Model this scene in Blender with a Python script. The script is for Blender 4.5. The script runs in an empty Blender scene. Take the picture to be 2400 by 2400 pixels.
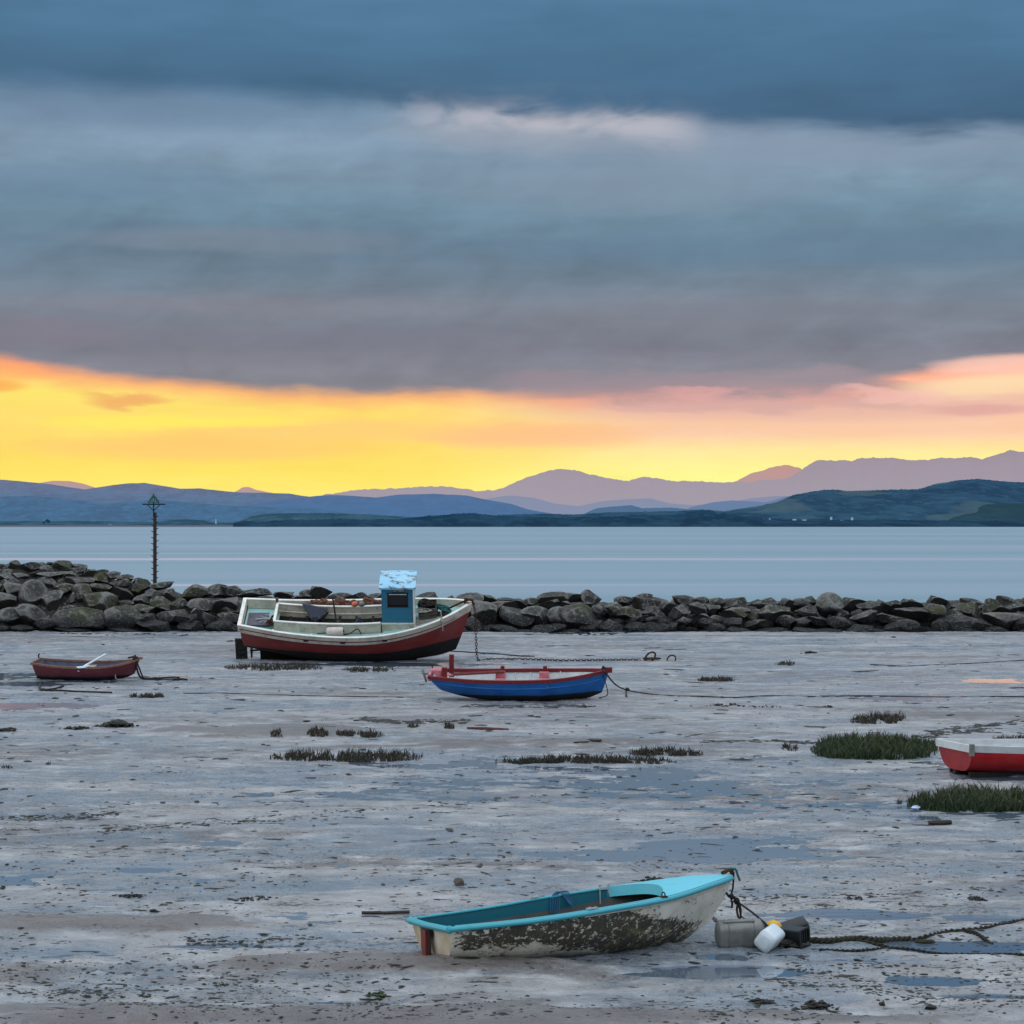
import bpy, bmesh, math, random
import numpy as np
from mathutils import Vector, Matrix, Euler, noise as mn
random.seed(7)
R = math.radians
C = bpy.context.scene.collection
F = 5600.0; H = 4.0          # focal length in photo pixels (2400 wide), camera height

def gp(px, py, z=0.0):
    "ground point seen at a photo position"
    D = (H - z) * F / (py - 1230.0)
    return Vector(((px - 1200) / F * D, D, z))
def dp(px, py, D):
    return Vector(((px - 1200) / F * D, D, H - (py - 1230.0) / F * D))
def sr(r, g, b):
    def f(c):
        c /= 255.0
        return c / 12.92 if c <= 0.04045 else ((c + 0.055) / 1.055) ** 2.4
    return (f(r), f(g), f(b), 1.0)

# ------------------------------------------------------------------ materials
class NT:
    def __init__(s, nt): s.nt = nt; s.n = nt.nodes; s.l = nt.links
    def put(s, sock, v):
        if isinstance(v, bpy.types.NodeSocket): s.l.new(v, sock)
        elif isinstance(v, tuple) and sock.type == 'VECTOR': sock.default_value = v[:3]
        else: sock.default_value = v
    def m(s, op, a, b=None, c=None, clamp=False):
        n = s.n.new('ShaderNodeMath'); n.operation = op; n.use_clamp = clamp
        for i, v in enumerate((a, b, c)):
            if v is not None: s.put(n.inputs[i], v)
        return n.outputs[0]
    def mix(s, f, a, b, mode='MIX'):
        n = s.n.new('ShaderNodeMix'); n.data_type = 'RGBA'; n.blend_type = mode
        s.put(n.inputs[0], f); s.put(n.inputs[6], a); s.put(n.inputs[7], b)
        return n.outputs[2]
    def ss(s, v, a, b):
        n = s.n.new('ShaderNodeMapRange'); n.interpolation_type = 'SMOOTHSTEP'
        s.put(n.inputs[0], v); s.put(n.inputs[1], a); s.put(n.inputs[2], b)
        n.inputs[3].default_value = 0; n.inputs[4].default_value = 1
        return n.outputs[0]
    def noise(s, vec, scale=5, detail=4, rough=0.55, dist=0):
        n = s.n.new('ShaderNodeTexNoise')
        if vec is not None: s.l.new(vec, n.inputs['Vector'])
        n.inputs['Scale'].default_value = scale; n.inputs['Detail'].default_value = detail
        n.inputs['Roughness'].default_value = rough; n.inputs['Distortion'].default_value = dist
        return n.outputs[0]
    def comb(s, x, y, z):
        n = s.n.new('ShaderNodeCombineXYZ')
        for i, v in enumerate((x, y, z)): s.put(n.inputs[i], v)
        return n.outputs[0]
    def sep(s, v):
        n = s.n.new('ShaderNodeSeparateXYZ'); s.l.new(v, n.inputs[0]); return n.outputs
    def ramp(s, f, stops):
        n = s.n.new('ShaderNodeValToRGB'); s.l.new(f, n.inputs[0]); e = n.color_ramp.elements
        while len(e) < len(stops): e.new(0.5)
        for el, (p, c) in zip(e, stops): el.position = p; el.color = c
        return n.outputs[0]
    def scale(s, v, sx, sy, sz):
        n = s.n.new('ShaderNodeMapping'); s.l.new(v, n.inputs[0]); n.inputs['Scale'].default_value = (sx, sy, sz)
        return n.outputs[0]
    def bump(s, h, strength=0.3, dist=0.02, normal=None):
        n = s.n.new('ShaderNodeBump'); s.l.new(h, n.inputs['Height'])
        n.inputs['Strength'].default_value = strength; n.inputs['Distance'].default_value = dist
        if normal: s.l.new(normal, n.inputs['Normal'])
        return n.outputs[0]

MATS = {}
def newmat(name):
    m = bpy.data.materials.new(name); m.use_nodes = True
    t = NT(m.node_tree); p = t.n['Principled BSDF']
    MATS[name] = m
    return m, t, p
def coords(t, kind='Object'):
    return t.n.new('ShaderNodeTexCoord').outputs[kind]
def simple(name, col, rough=0.6, col2=None, sc=6, amt=0.6, metallic=0, bump=0.15, bdist=0.01, bsc=30, spec=0.4, grime=None):
    m, t, p = newmat(name); o = coords(t)
    c2 = col2 or tuple(x * 0.55 for x in col[:3]) + (1,)
    n1 = t.noise(o, sc, 6, 0.65)
    f = t.m('MULTIPLY', t.ss(n1, 0.42, 0.68), amt)
    c = t.mix(f, col, c2)
    n2 = t.noise(o, sc * 6, 4, 0.6)
    c = t.mix(t.m('MULTIPLY', t.ss(n2, 0.62, 0.72), 0.45), c, grime or tuple(x * 0.25 for x in col[:3]) + (1,))
    t.put(p.inputs['Base Color'], c); p.inputs['Roughness'].default_value = rough
    t.put(p.inputs['Roughness'], t.m('ADD', rough - 0.1, t.m('MULTIPLY', n1, 0.25)))
    p.inputs['Metallic'].default_value = metallic; p.inputs['Specular IOR Level'].default_value = spec
    t.put(p.inputs['Normal'], t.bump(t.noise(o, bsc, 5, 0.6), bump, bdist))
    return m

CREAM = simple('cream_paint', sr(208, 200, 184), 0.55, sr(140, 138, 118), 3, 0.6, grime=sr(70, 60, 48))
CREAMTOP = simple('white_paint', sr(236, 236, 228), 0.5, sr(180, 184, 172), 3, 0.5, grime=sr(80, 66, 52))
TURQ = simple('turquoise_deck_paint', sr(150, 205, 205), 0.5, sr(175, 200, 190), 2.5, 0.8, grime=sr(90, 90, 80))
BLUEWALL = simple('blue_panel_paint', sr(46, 116, 146), 0.5, sr(54, 102, 126), 1.6, 0.6, grime=sr(36, 74, 96))
SIDEBLUE = simple('pale_blue_side_paint', sr(130, 180, 205), 0.5)
WOODDARK = simple('dark_wet_wood', sr(54, 42, 36), 0.6, sr(30, 26, 24), 4)
WOODGREY = simple('weathered_grey_wood', sr(96, 88, 84), 0.75, sr(62, 54, 52), 5)
BOARD = simple('slate_board', sr(98, 92, 104), 0.7, sr(70, 66, 76), 4)
RUST = simple('rusty_iron', sr(78, 48, 34), 0.8, sr(34, 26, 24), 12, metallic=0.3)
BLACKIRON = simple('blackened_iron', sr(32, 28, 28), 0.6, sr(60, 42, 34), 14, metallic=0.3)
BLACKPL = simple('black_plastic', sr(24, 27, 30), 0.35, sr(42, 46, 50), 6, grime=sr(70, 70, 66))
GREYPL = simple('grey_plastic', sr(120, 122, 118), 0.4, sr(84, 86, 84), 5, grime=sr(60, 58, 54))
WHITEPL = simple('white_plastic', sr(214, 226, 232), 0.35, sr(184, 196, 196), 4, 0.5, grime=sr(150, 140, 120))
DIRTYWHITE = simple('dirty_white_plastic', sr(205, 200, 192), 0.5, sr(160, 152, 142), 8, grime=sr(90, 80, 74))
YELLOW = simple('yellow_float_plastic', sr(226, 176, 40), 0.45, sr(170, 130, 40), 7)
ORANGE = simple('orange_float_plastic', sr(205, 110, 78), 0.5)
NAVY = simple('navy_sheet', sr(26, 36, 54), 0.35, sr(46, 60, 84), 4)
NET = simple('brown_net', sr(122, 84, 66), 0.9, sr(66, 48, 42), 14, 0.9, bump=0.8, bdist=0.03, bsc=60)
ROPE = simple('dark_rope', sr(44, 38, 34), 0.9, sr(24, 24, 22), 20, bump=0.5, bsc=120)
ROPEPALE = simple('pale_rope', sr(176, 172, 160), 0.85, sr(110, 104, 94), 16)
ROPEGREEN = simple('teal_rope', sr(34, 96, 96), 0.8, sr(24, 60, 60), 16)
ROPEBLUE = simple('blue_cord', sr(34, 92, 130), 0.7)
WEED = simple('seaweed', sr(34, 32, 22), 0.45, sr(18, 18, 15), 18, bump=0.7, bdist=0.02, bsc=60, spec=0.5)
WEEDROPE = simple('weed_covered_rope', sr(40, 40, 20), 0.6, sr(20, 18, 14), 18, 0.9, bump=0.9, bdist=0.02, bsc=80)
REDTRIM = simple('dark_red_paint', sr(112, 24, 30), 0.5, sr(88, 26, 28), 5, grime=sr(170, 140, 130))
PINK = simple('faded_pink_paint', sr(196, 124, 134), 0.6, sr(150, 60, 70), 8)
WHITEIN = simple('white_inside_paint', sr(198, 204, 206), 0.6, sr(160, 166, 168), 4, 0.5)
GREYIN = simple('grey_blue_inside_paint', sr(84, 92, 112), 0.7, sr(56, 60, 76), 5)
TEAKTRIM = simple('worn_wood_trim', sr(136, 98, 82), 0.65, sr(96, 66, 56), 9)
TEALDECK = simple('pale_turquoise_deck_gelcoat', sr(104, 200, 218), 0.4, sr(84, 186, 204), 2, 0.5, bump=0.06, grime=sr(90, 150, 156))
TEAL = simple('turquoise_gelcoat', sr(60, 162, 178), 0.35, sr(58, 158, 172), 2, 0.5, bump=0.05, grime=sr(50, 120, 125))
TEALDARK = simple('turquoise_inner_gelcoat', sr(8, 96, 112), 0.45, sr(6, 78, 92), 2, 0.5, bump=0.05)
DARKIN = simple('dark_inside', sr(62, 62, 60), 0.6, sr(38, 38, 36), 3)  # dark grey inside surfaces with darker mottling
METAL = simple('galvanised_metal', sr(190, 195, 198), 0.4, metallic=0.6)
GREENPAINT = simple('green_painted_steel', sr(34, 92, 86), 0.6, sr(24, 64, 60), 8)
STONE = simple('grey_brown_stone', sr(98, 88, 82), 0.8, sr(60, 54, 50), 8)
LETTER = simple('white_lettering', sr(225, 228, 228), 0.5, amt=0.1)
HOUSEWALL = simple('white_render_wall', sr(225, 225, 220), 0.8)
SLATE = simple('slate_roof', sr(70, 78, 90), 0.7)

def glass():
    m, t, p = newmat('dark_window_glass')
    p.inputs['Base Color'].default_value = sr(34, 32, 36); p.inputs['Roughness'].default_value = 0.25
    t.put(p.inputs['Normal'], t.bump(t.noise(coords(t), 6, 2), 0.15, 0.01))
    return m
GLASS = glass()

def peeling():
    m, t, p = newmat('peeling_pale_blue_roof'); o = coords(t)
    s = t.scale(o, 1.0, 1.6, 1.0)
    n = t.noise(s, 3.2, 8, 0.72, 0.4)
    k = t.ss(n, 0.525, 0.57)
    k2 = t.ss(t.noise(s, 9, 6, 0.7), 0.46, 0.60)
    c = t.mix(k, sr(150, 208, 236), t.mix(k2, sr(72, 66, 66), sr(140, 150, 160)))
    c = t.mix(t.m('MULTIPLY', t.ss(t.noise(o, 2, 3), 0.4, 0.7), 0.4), c, sr(178, 220, 238))
    t.put(p.inputs['Base Color'], c); p.inputs['Roughness'].default_value = 0.55
    t.put(p.inputs['Normal'], t.bump(k, 0.5, 0.01))
    return m
PEEL = peeling()

def hullmat(name, top, top2, bottom, z0, zn, rough=0.45, wear=sr(190, 150, 140), keelz=None, streak=None, slope=None):
    "painted hull with a dark weedy bottom: local z decides; ragged edge, scratches"
    m, t, p = newmat(name); o = coords(t); x, y, z = t.sep(o)
    e = t.noise(t.scale(o, 1.2, 1.2, 3), 2.2, 7, 0.7)
    zz = t.m('ADD', z, t.m('MULTIPLY', t.m('SUBTRACT', e, 0.5), zn))
    if slope:
        zz = t.m('SUBTRACT', zz, t.m('MULTIPLY', t.ss(x, slope[0], slope[1]), slope[2]))
    k = t.ss(zz, z0 + 0.025, z0 - 0.025)
    c = t.mix(t.m('MULTIPLY', t.ss(t.noise(t.scale(o, 0.7, 1, 1.5), 2.5, 5, 0.6), 0.38, 0.68), 0.75), top, top2)
    sc = t.ss(t.noise(t.scale(o, 1, 1, 0.35), 14, 6, 0.75, 1.5), 0.67, 0.72)
    c = t.mix(t.m('MULTIPLY', sc, 0.45), c, wear)
    strk = t.ss(t.noise(t.scale(o, 9, 9, 0.8), 1.6, 4, 0.6), 0.55, 0.75)
    c = t.mix(t.m('MULTIPLY', strk, 0.5), c, tuple(v * 0.42 for v in top[:3]) + (1,))
    seam = t.ss(t.m('ABSOLUTE', t.m('SUBTRACT', t.m('FRACT', t.m('ADD', t.m('MULTIPLY', z, 5.5), t.m('MULTIPLY', e, .15))), .5)), .06, .0)
    c = t.mix(t.m('MULTIPLY', seam, 0.30), c, tuple(v * 0.3 for v in top[:3]) + (1,))
    film = t.ss(t.noise(t.scale(o, 1, 1, 2.2), 1.3, 6, .7), .48, .66)
    c = t.mix(t.m('MULTIPLY', film, 0.13), c, sr(120, 104, 96))
    b2 = t.mix(t.ss(t.noise(o, 9, 6, 0.7), 0.45, 0.7), bottom, tuple(min(1, v * 2.2) for v in bottom[:3]) + (1,))
    c = t.mix(k, c, b2)
    t.put(p.inputs['Base Color'], c)
    t.put(p.inputs['Roughness'], t.m('ADD', rough, t.m('MULTIPLY', k, 0.3)))
    t.put(p.inputs['Normal'], t.bump(t.noise(o, 18, 6, 0.65), 0.25, 0.02))
    return m
HULL_BIG = hullmat('maroon_hull_paint', sr(140, 46, 42), sr(112, 38, 40), sr(20, 18, 18), 0.77, 0.10)
HULL_BLUE = hullmat('blue_hull_paint', sr(2, 106, 184), sr(2, 82, 152), sr(12, 14, 20), 0.20, 0.05, wear=sr(90, 130, 170))
HULL_RED = hullmat('faded_maroon_hull_paint', sr(112, 44, 56), sr(92, 40, 50), sr(20, 17, 18), 0.12, 0.07, 0.55)
HULL_RIGHT = hullmat('bright_red_hull_paint', sr(190, 14, 18), sr(150, 12, 16), sr(16, 12, 14), 0.02, 0.02, 0.3, wear=sr(160, 60, 60))

def grimehull():
    m, t, p = newmat('algae_stained_white_gelcoat'); o = coords(t); x, y, z = t.sep(o)
    white = t.mix(t.ss(t.noise(o, 2.5, 4), 0.35, 0.7), sr(228, 227, 216), sr(196, 192, 176))
    # grime lies in a belt along the topsides, thickest amidships and forward
    big = t.noise(t.scale(o, 1, 1, 1.9), 2.6, 9, 0.7)
    fine = t.noise(t.scale(o, 1, 1, 0.8), 13, 8, 0.72, 0.6)
    u = t.m('SUBTRACT', x, 0.15)
    lower = t.m('SUBTRACT', 0.22, t.m('MULTIPLY', t.ss(x, 0.6, 2.0), 0.20))
    upper = t.m('SUBTRACT', t.m('ADD', 0.315, t.m('MULTIPLY', x, 0.075)), t.m('MULTIPLY', t.ss(x, 1.5, 2.6), 0.24))
    belt = t.m('MULTIPLY', t.ss(z, t.m('SUBTRACT', lower, 0.09), t.m('ADD', lower, 0.05)), t.ss(z, t.m('ADD', upper, 0.10), t.m('SUBTRACT', upper, 0.04)))
    ends = t.m('MULTIPLY', t.ss(x, 0.02, 0.22), t.ss(t.m('ADD', x, t.m('MULTIPLY', z, 0.9)), 3.25, 2.5))
    w = t.m('MULTIPLY', belt, ends)
    mask = t.m('ADD', t.m('MULTIPLY', w, 0.58), t.m('ADD', t.m('MULTIPLY', t.m('SUBTRACT', big, .5), 1.7), t.m('MULTIPLY', t.m('SUBTRACT', t.noise(t.scale(o, 0.7, 1, 1.1), 22, 7, 0.75, 0.4), .5), 2.6)))
    k = t.ss(mask, 0.20, 0.40)
    grim = t.mix(t.ss(t.noise(t.scale(o, 1, 1, 0.6), 30, 6, 0.7), 0.42, 0.62), sr(20, 18, 15), sr(58, 54, 40))
    olive = t.m('MULTIPLY', t.ss(t.noise(o, 6, 6, 0.7), 0.5, 0.62), t.ss(x, 1.0, 2.0))
    grim = t.mix(t.m('MULTIPLY', olive, t.ss(z, 0.33, 0.12)), grim, sr(136, 126, 78))
    chips = t.ss(t.noise(o, 17, 5, 0.65, 0.5), 0.60, 0.63)
    grim = t.mix(t.m('MULTIPLY', chips, 0.8), grim, sr(205, 200, 180))
    c = t.mix(t.m('MULTIPLY', k, 0.95), white, grim)
    low_dark = t.m('MULTIPLY', t.ss(z, 0.16, 0.0), t.ss(t.noise(o, 5, 5, 0.6), 0.3, 0.6))  # darker blotches towards the keel
    c = t.mix(t.m('MULTIPLY', low_dark, 0.7), c, sr(60, 54, 44))
    # faint stain film and thin streaks
    film = t.ss(t.noise(t.scale(o, 5, 5, 0.7), 2, 5, 0.6), 0.5, 0.8)
    c = t.mix(t.m('MULTIPLY', film, 0.35), c, sr(120, 108, 84))
    t.put(p.inputs['Base Color'], c)
    t.put(p.inputs['Roughness'], t.m('ADD', 0.42, t.m('MULTIPLY', k, 0.4)))
    t.put(p.inputs['Normal'], t.bump(fine, 0.3, 0.01))
    return m
GRIME = grimehull()
def transommat():
    m, t, p = newmat('stained_white_transom'); o = coords(t); x, y, z = t.sep(o)
    c = t.mix(t.ss(t.noise(o, 3, 5), 0.35, 0.7), sr(205, 200, 184), sr(176, 160, 128))
    n = t.noise(o, 8, 8, 0.7)
    d = t.m('ABSOLUTE', t.m('SUBTRACT', y, 0.10))
    k = t.m('MULTIPLY', t.ss(d, 0.32, 0.08), t.ss(z, 0.10, 0.32))
    k = t.ss(t.m('ADD', t.m('MULTIPLY', k, 0.5), t.m('MULTIPLY', n, 0.8)), 0.66, 0.82)
    c = t.mix(k, c, sr(52, 42, 32))
    t.put(p.inputs['Base Color'], c); p.inputs['Roughness'].default_value = 0.55
    return m
TRANSOM = transommat()

def rockmat(name, c1, c2, moss):
    m, t, p = newmat(name); o = coords(t); oi = t.n.new('ShaderNodeObjectInfo').outputs['Random']
    geo = t.n.new('ShaderNodeNewGeometry'); P = geo.outputs['Position']; px_, py_, pz = t.sep(P)
    off = t.n.new('ShaderNodeVectorMath'); off.operation = 'ADD'; t.l.new(P, off.inputs[0]); t.put(off.inputs[1], t.comb(t.m('MULTIPLY', oi, 40), 0, 0))
    v = off.outputs[0]
    a = t.noise(v, 1.6, 8, 0.68); b = t.noise(v, 7, 8, 0.72, 0.5); d = t.noise(v, 26, 4, 0.6)
    c = t.mix(t.ss(a, 0.36, 0.66), c1, c2)
    c = t.mix(t.m('MULTIPLY', oi, 0.35), c, sr(66, 66, 64))
    c = t.mix(t.m('MULTIPLY', t.ss(b, 0.53, 0.62), 0.7), c, sr(156, 156, 152))       # lichen
    c = t.mix(t.m('MULTIPLY', t.ss(b, 0.46, 0.38), 0.85), c, sr(30, 28, 27))          # cracks and pits
    pt = geo.outputs['Pointiness']  # pointiness paints light onto edges and shade into crevices
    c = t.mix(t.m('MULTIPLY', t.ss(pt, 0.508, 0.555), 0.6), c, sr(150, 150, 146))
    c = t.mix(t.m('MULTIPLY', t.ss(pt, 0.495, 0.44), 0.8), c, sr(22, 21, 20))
    # undersides blackened: shade under and between boulders painted into the colour
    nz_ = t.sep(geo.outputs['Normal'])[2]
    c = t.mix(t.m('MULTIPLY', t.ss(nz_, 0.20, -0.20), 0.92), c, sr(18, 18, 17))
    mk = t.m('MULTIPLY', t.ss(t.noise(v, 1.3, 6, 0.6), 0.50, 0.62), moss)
    c = t.mix(mk, c, t.mix(t.ss(d, 0.4, 0.6), sr(46, 56, 26), sr(80, 86, 44)))
    # wet weedy foot
    zz = t.m('ADD', pz, t.m('MULTIPLY', t.m('SUBTRACT', t.noise(P, 1.1, 6, 0.7), 0.5), 1.3))
    wk = t.ss(zz, 0.62, 0.30)
    weed = t.mix(t.ss(t.noise(v, 16, 6, 0.75), 0.53, 0.60), sr(17, 17, 17), sr(110, 114, 116))  # pale specks: wet glints painted into the weed colour
    c = t.mix(wk, c, weed)
    t.put(p.inputs['Base Color'], c)
    t.put(p.inputs['Roughness'], t.m('SUBTRACT', 0.85, t.m('MULTIPLY', wk, 0.4)))
    h = t.m('ADD', t.m('MULTIPLY', b, 0.7), t.m('MULTIPLY', d, t.m('ADD', 0.25, wk)))
    t.put(p.inputs['Normal'], t.bump(h, 1.0, 0.22))
    return m
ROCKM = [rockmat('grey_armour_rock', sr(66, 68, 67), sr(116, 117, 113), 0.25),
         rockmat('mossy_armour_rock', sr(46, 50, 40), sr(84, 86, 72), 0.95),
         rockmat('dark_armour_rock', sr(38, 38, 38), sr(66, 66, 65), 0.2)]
WEEDROCK = rockmat('weed_hung_rock', sr(36, 34, 32), sr(58, 56, 52), 0.3)

def mudmat():
    m, t, p = newmat('wet_tidal_mud')
    geo = t.n.new('ShaderNodeNewGeometry'); P = geo.outputs['Position']; x, y, z = t.sep(P)
    a = t.noise(t.scale(P, 0.6, 1, 0), 0.35, 6, 0.6); b = t.noise(t.scale(P, 0.7, 1, 0), 2.2, 8, 0.66); d = t.noise(P, 14, 6, 0.7)
    c = t.mix(t.ss(a, 0.40, 0.60), sr(158, 157, 156), sr(130, 135, 139))
    lg = t.noise(t.scale(P, 0.35, 1, 0), 0.22, 7, 0.65)
    c = t.mix(t.m('MULTIPLY', t.ss(lg, 0.50, 0.62), 0.7), c, sr(90, 82, 78))
    c = t.mix(t.ss(b, 0.45, 0.7), c, sr(184, 187, 188))
    c = t.mix(t.m('MULTIPLY', t.ss(t.m('ADD', t.m('MULTIPLY', b, 0.5), t.m('MULTIPLY', d, 0.5)), 0.46, 0.39), 0.8), c, sr(64, 56, 54))
    sm = t.m('ADD', 0.08, t.m('MULTIPLY', t.ss(t.noise(t.scale(P, 0.3, 1, 0), 0.55, 4, 0.55), 0.44, 0.60), 0.92))
    fl = t.noise(t.scale(P, 0.8, 2.8, 0), 3.2, 5, 0.62, 0.4); fl2 = t.noise(t.scale(P, 1, 2.2, 0), 17, 4, 0.6)
    c = t.mix(t.m('MULTIPLY', t.ss(fl, 0.575, 0.62), t.m('MULTIPLY', sm, 0.9)), c, sr(50, 45, 43))  # dark flecks: shade of small ridges and channels put into the colour
    c = t.mix(t.m('MULTIPLY', t.ss(fl2, 0.58, 0.62), sm), c, sr(50, 45, 43))
    c = t.mix(t.m('MULTIPLY', t.ss(fl2, 0.38, 0.33), 0.6), c, sr(196, 196, 196))
    c = t.mix(t.m('MULTIPLY', t.ss(z, 0.015, 0.055), 0.75), c, sr(100, 91, 87))
    t.put(p.inputs['Base Color'], c)
    film = t.noise(t.scale(P, 0.5, 1, 0), 0.7, 6, 0.65)
    wet = t.m('MULTIPLY', t.ss(film, 0.44, 0.56), t.ss(z, 0.04, -0.01))
    t.put(p.inputs['Base Color'], t.mix(t.m('MULTIPLY', wet, 0.55), c, sr(114, 134, 150)))  # wet film: bluish sky reflection mixed into the base colour
    rr = t.m('SUBTRACT', 0.40, t.m('MULTIPLY', wet, 0.26))
    t.put(p.inputs['Roughness'], t.m('ADD', rr, t.m('MULTIPLY', t.ss(d, 0.4, 0.7), 0.10)))
    p.inputs['Specular IOR Level'].default_value = 0.55
    h = t.m('ADD', t.m('MULTIPLY', d, 0.5), t.noise(t.scale(P, 0.55, 1, 0), 4.5, 6, 0.65))
    t.put(p.inputs['Normal'], t.bump(h, 1.0, 0.07))
    return m
MUD = mudmat()
def poolmat():
    m, t, p = newmat('shallow_pool_water')
    p.inputs['Base Color'].default_value = sr(84, 98, 114)
    p.inputs['Specular IOR Level'].default_value = 0.9
    P = coords(t, 'Object')
    p.inputs['Roughness'].default_value = 0.04
    t.put(p.inputs['Normal'], t.bump(t.noise(t.scale(P, 0.6, 1.5, 1), 5, 3, 0.5), 0.10, 0.006))
    return m
POOL = poolmat()
def seamat():
    m, t, p = newmat('long_calm_sea')
    P = coords(t, 'Object'); x, y, z = t.sep(P)
    # slicks run as long bands, slightly smoother, with pink sky reflection painted in
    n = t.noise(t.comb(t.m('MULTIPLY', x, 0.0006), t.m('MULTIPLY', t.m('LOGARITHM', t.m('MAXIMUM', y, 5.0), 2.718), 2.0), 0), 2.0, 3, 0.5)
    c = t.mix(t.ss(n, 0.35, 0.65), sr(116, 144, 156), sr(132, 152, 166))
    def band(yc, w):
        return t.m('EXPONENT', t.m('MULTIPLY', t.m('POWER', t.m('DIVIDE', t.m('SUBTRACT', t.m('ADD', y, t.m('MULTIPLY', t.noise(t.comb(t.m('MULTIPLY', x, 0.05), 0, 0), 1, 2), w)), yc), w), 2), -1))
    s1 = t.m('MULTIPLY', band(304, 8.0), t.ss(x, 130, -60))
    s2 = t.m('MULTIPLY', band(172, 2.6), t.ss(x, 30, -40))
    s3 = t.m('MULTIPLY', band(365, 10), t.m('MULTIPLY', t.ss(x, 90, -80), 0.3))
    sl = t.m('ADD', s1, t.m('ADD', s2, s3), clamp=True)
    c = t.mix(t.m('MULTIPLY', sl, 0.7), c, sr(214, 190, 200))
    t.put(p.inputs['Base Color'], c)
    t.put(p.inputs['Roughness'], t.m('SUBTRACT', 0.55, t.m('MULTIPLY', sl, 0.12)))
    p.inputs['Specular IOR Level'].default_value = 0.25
    t.put(p.inputs['Normal'], t.bump(t.noise(t.scale(P, 0.15, 1, 1), 0.8, 3), 0.25, 0.2))
    return m
SEA = seamat()

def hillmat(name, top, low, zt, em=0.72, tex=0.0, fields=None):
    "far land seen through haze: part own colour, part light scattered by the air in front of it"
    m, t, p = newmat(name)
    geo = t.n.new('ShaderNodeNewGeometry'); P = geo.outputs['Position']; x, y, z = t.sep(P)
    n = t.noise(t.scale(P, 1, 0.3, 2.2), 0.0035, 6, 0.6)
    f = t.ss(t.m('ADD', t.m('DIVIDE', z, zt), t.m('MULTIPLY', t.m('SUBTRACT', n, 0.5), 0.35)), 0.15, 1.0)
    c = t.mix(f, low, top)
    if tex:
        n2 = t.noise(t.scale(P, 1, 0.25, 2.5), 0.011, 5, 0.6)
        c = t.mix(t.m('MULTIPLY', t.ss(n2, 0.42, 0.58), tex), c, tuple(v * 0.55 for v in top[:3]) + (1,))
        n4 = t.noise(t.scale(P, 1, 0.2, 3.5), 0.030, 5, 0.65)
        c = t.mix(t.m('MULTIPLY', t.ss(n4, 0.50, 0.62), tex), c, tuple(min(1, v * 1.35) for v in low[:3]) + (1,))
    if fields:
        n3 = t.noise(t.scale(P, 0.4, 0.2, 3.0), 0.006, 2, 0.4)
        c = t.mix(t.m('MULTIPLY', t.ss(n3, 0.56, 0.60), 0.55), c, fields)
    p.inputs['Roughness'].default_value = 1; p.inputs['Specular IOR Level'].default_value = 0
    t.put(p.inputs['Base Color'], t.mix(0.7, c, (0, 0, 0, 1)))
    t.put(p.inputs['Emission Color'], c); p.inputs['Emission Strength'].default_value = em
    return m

def grassmat(name, g1, g2, tip):
    m, t, p = newmat(name); o = coords(t); x, y, z = t.sep(o)
    c = t.mix(t.ss(t.noise(o, 1.5, 4), 0.4, 0.65), g1, g2)
    c = t.mix(t.m('MULTIPLY', t.ss(z, 0.10, 0.30), 0.7), c, tip)
    t.put(p.inputs['Base Color'], c); p.inputs['Roughness'].default_value = 0.6
    return m
GRASSB = grassmat('olive_marsh_grass', sr(40, 38, 26), sr(54, 48, 36), sr(72, 64, 48))
GRASSG = grassmat('green_marsh_grass', sr(32, 52, 20), sr(50, 60, 28), sr(80, 84, 54))

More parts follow.
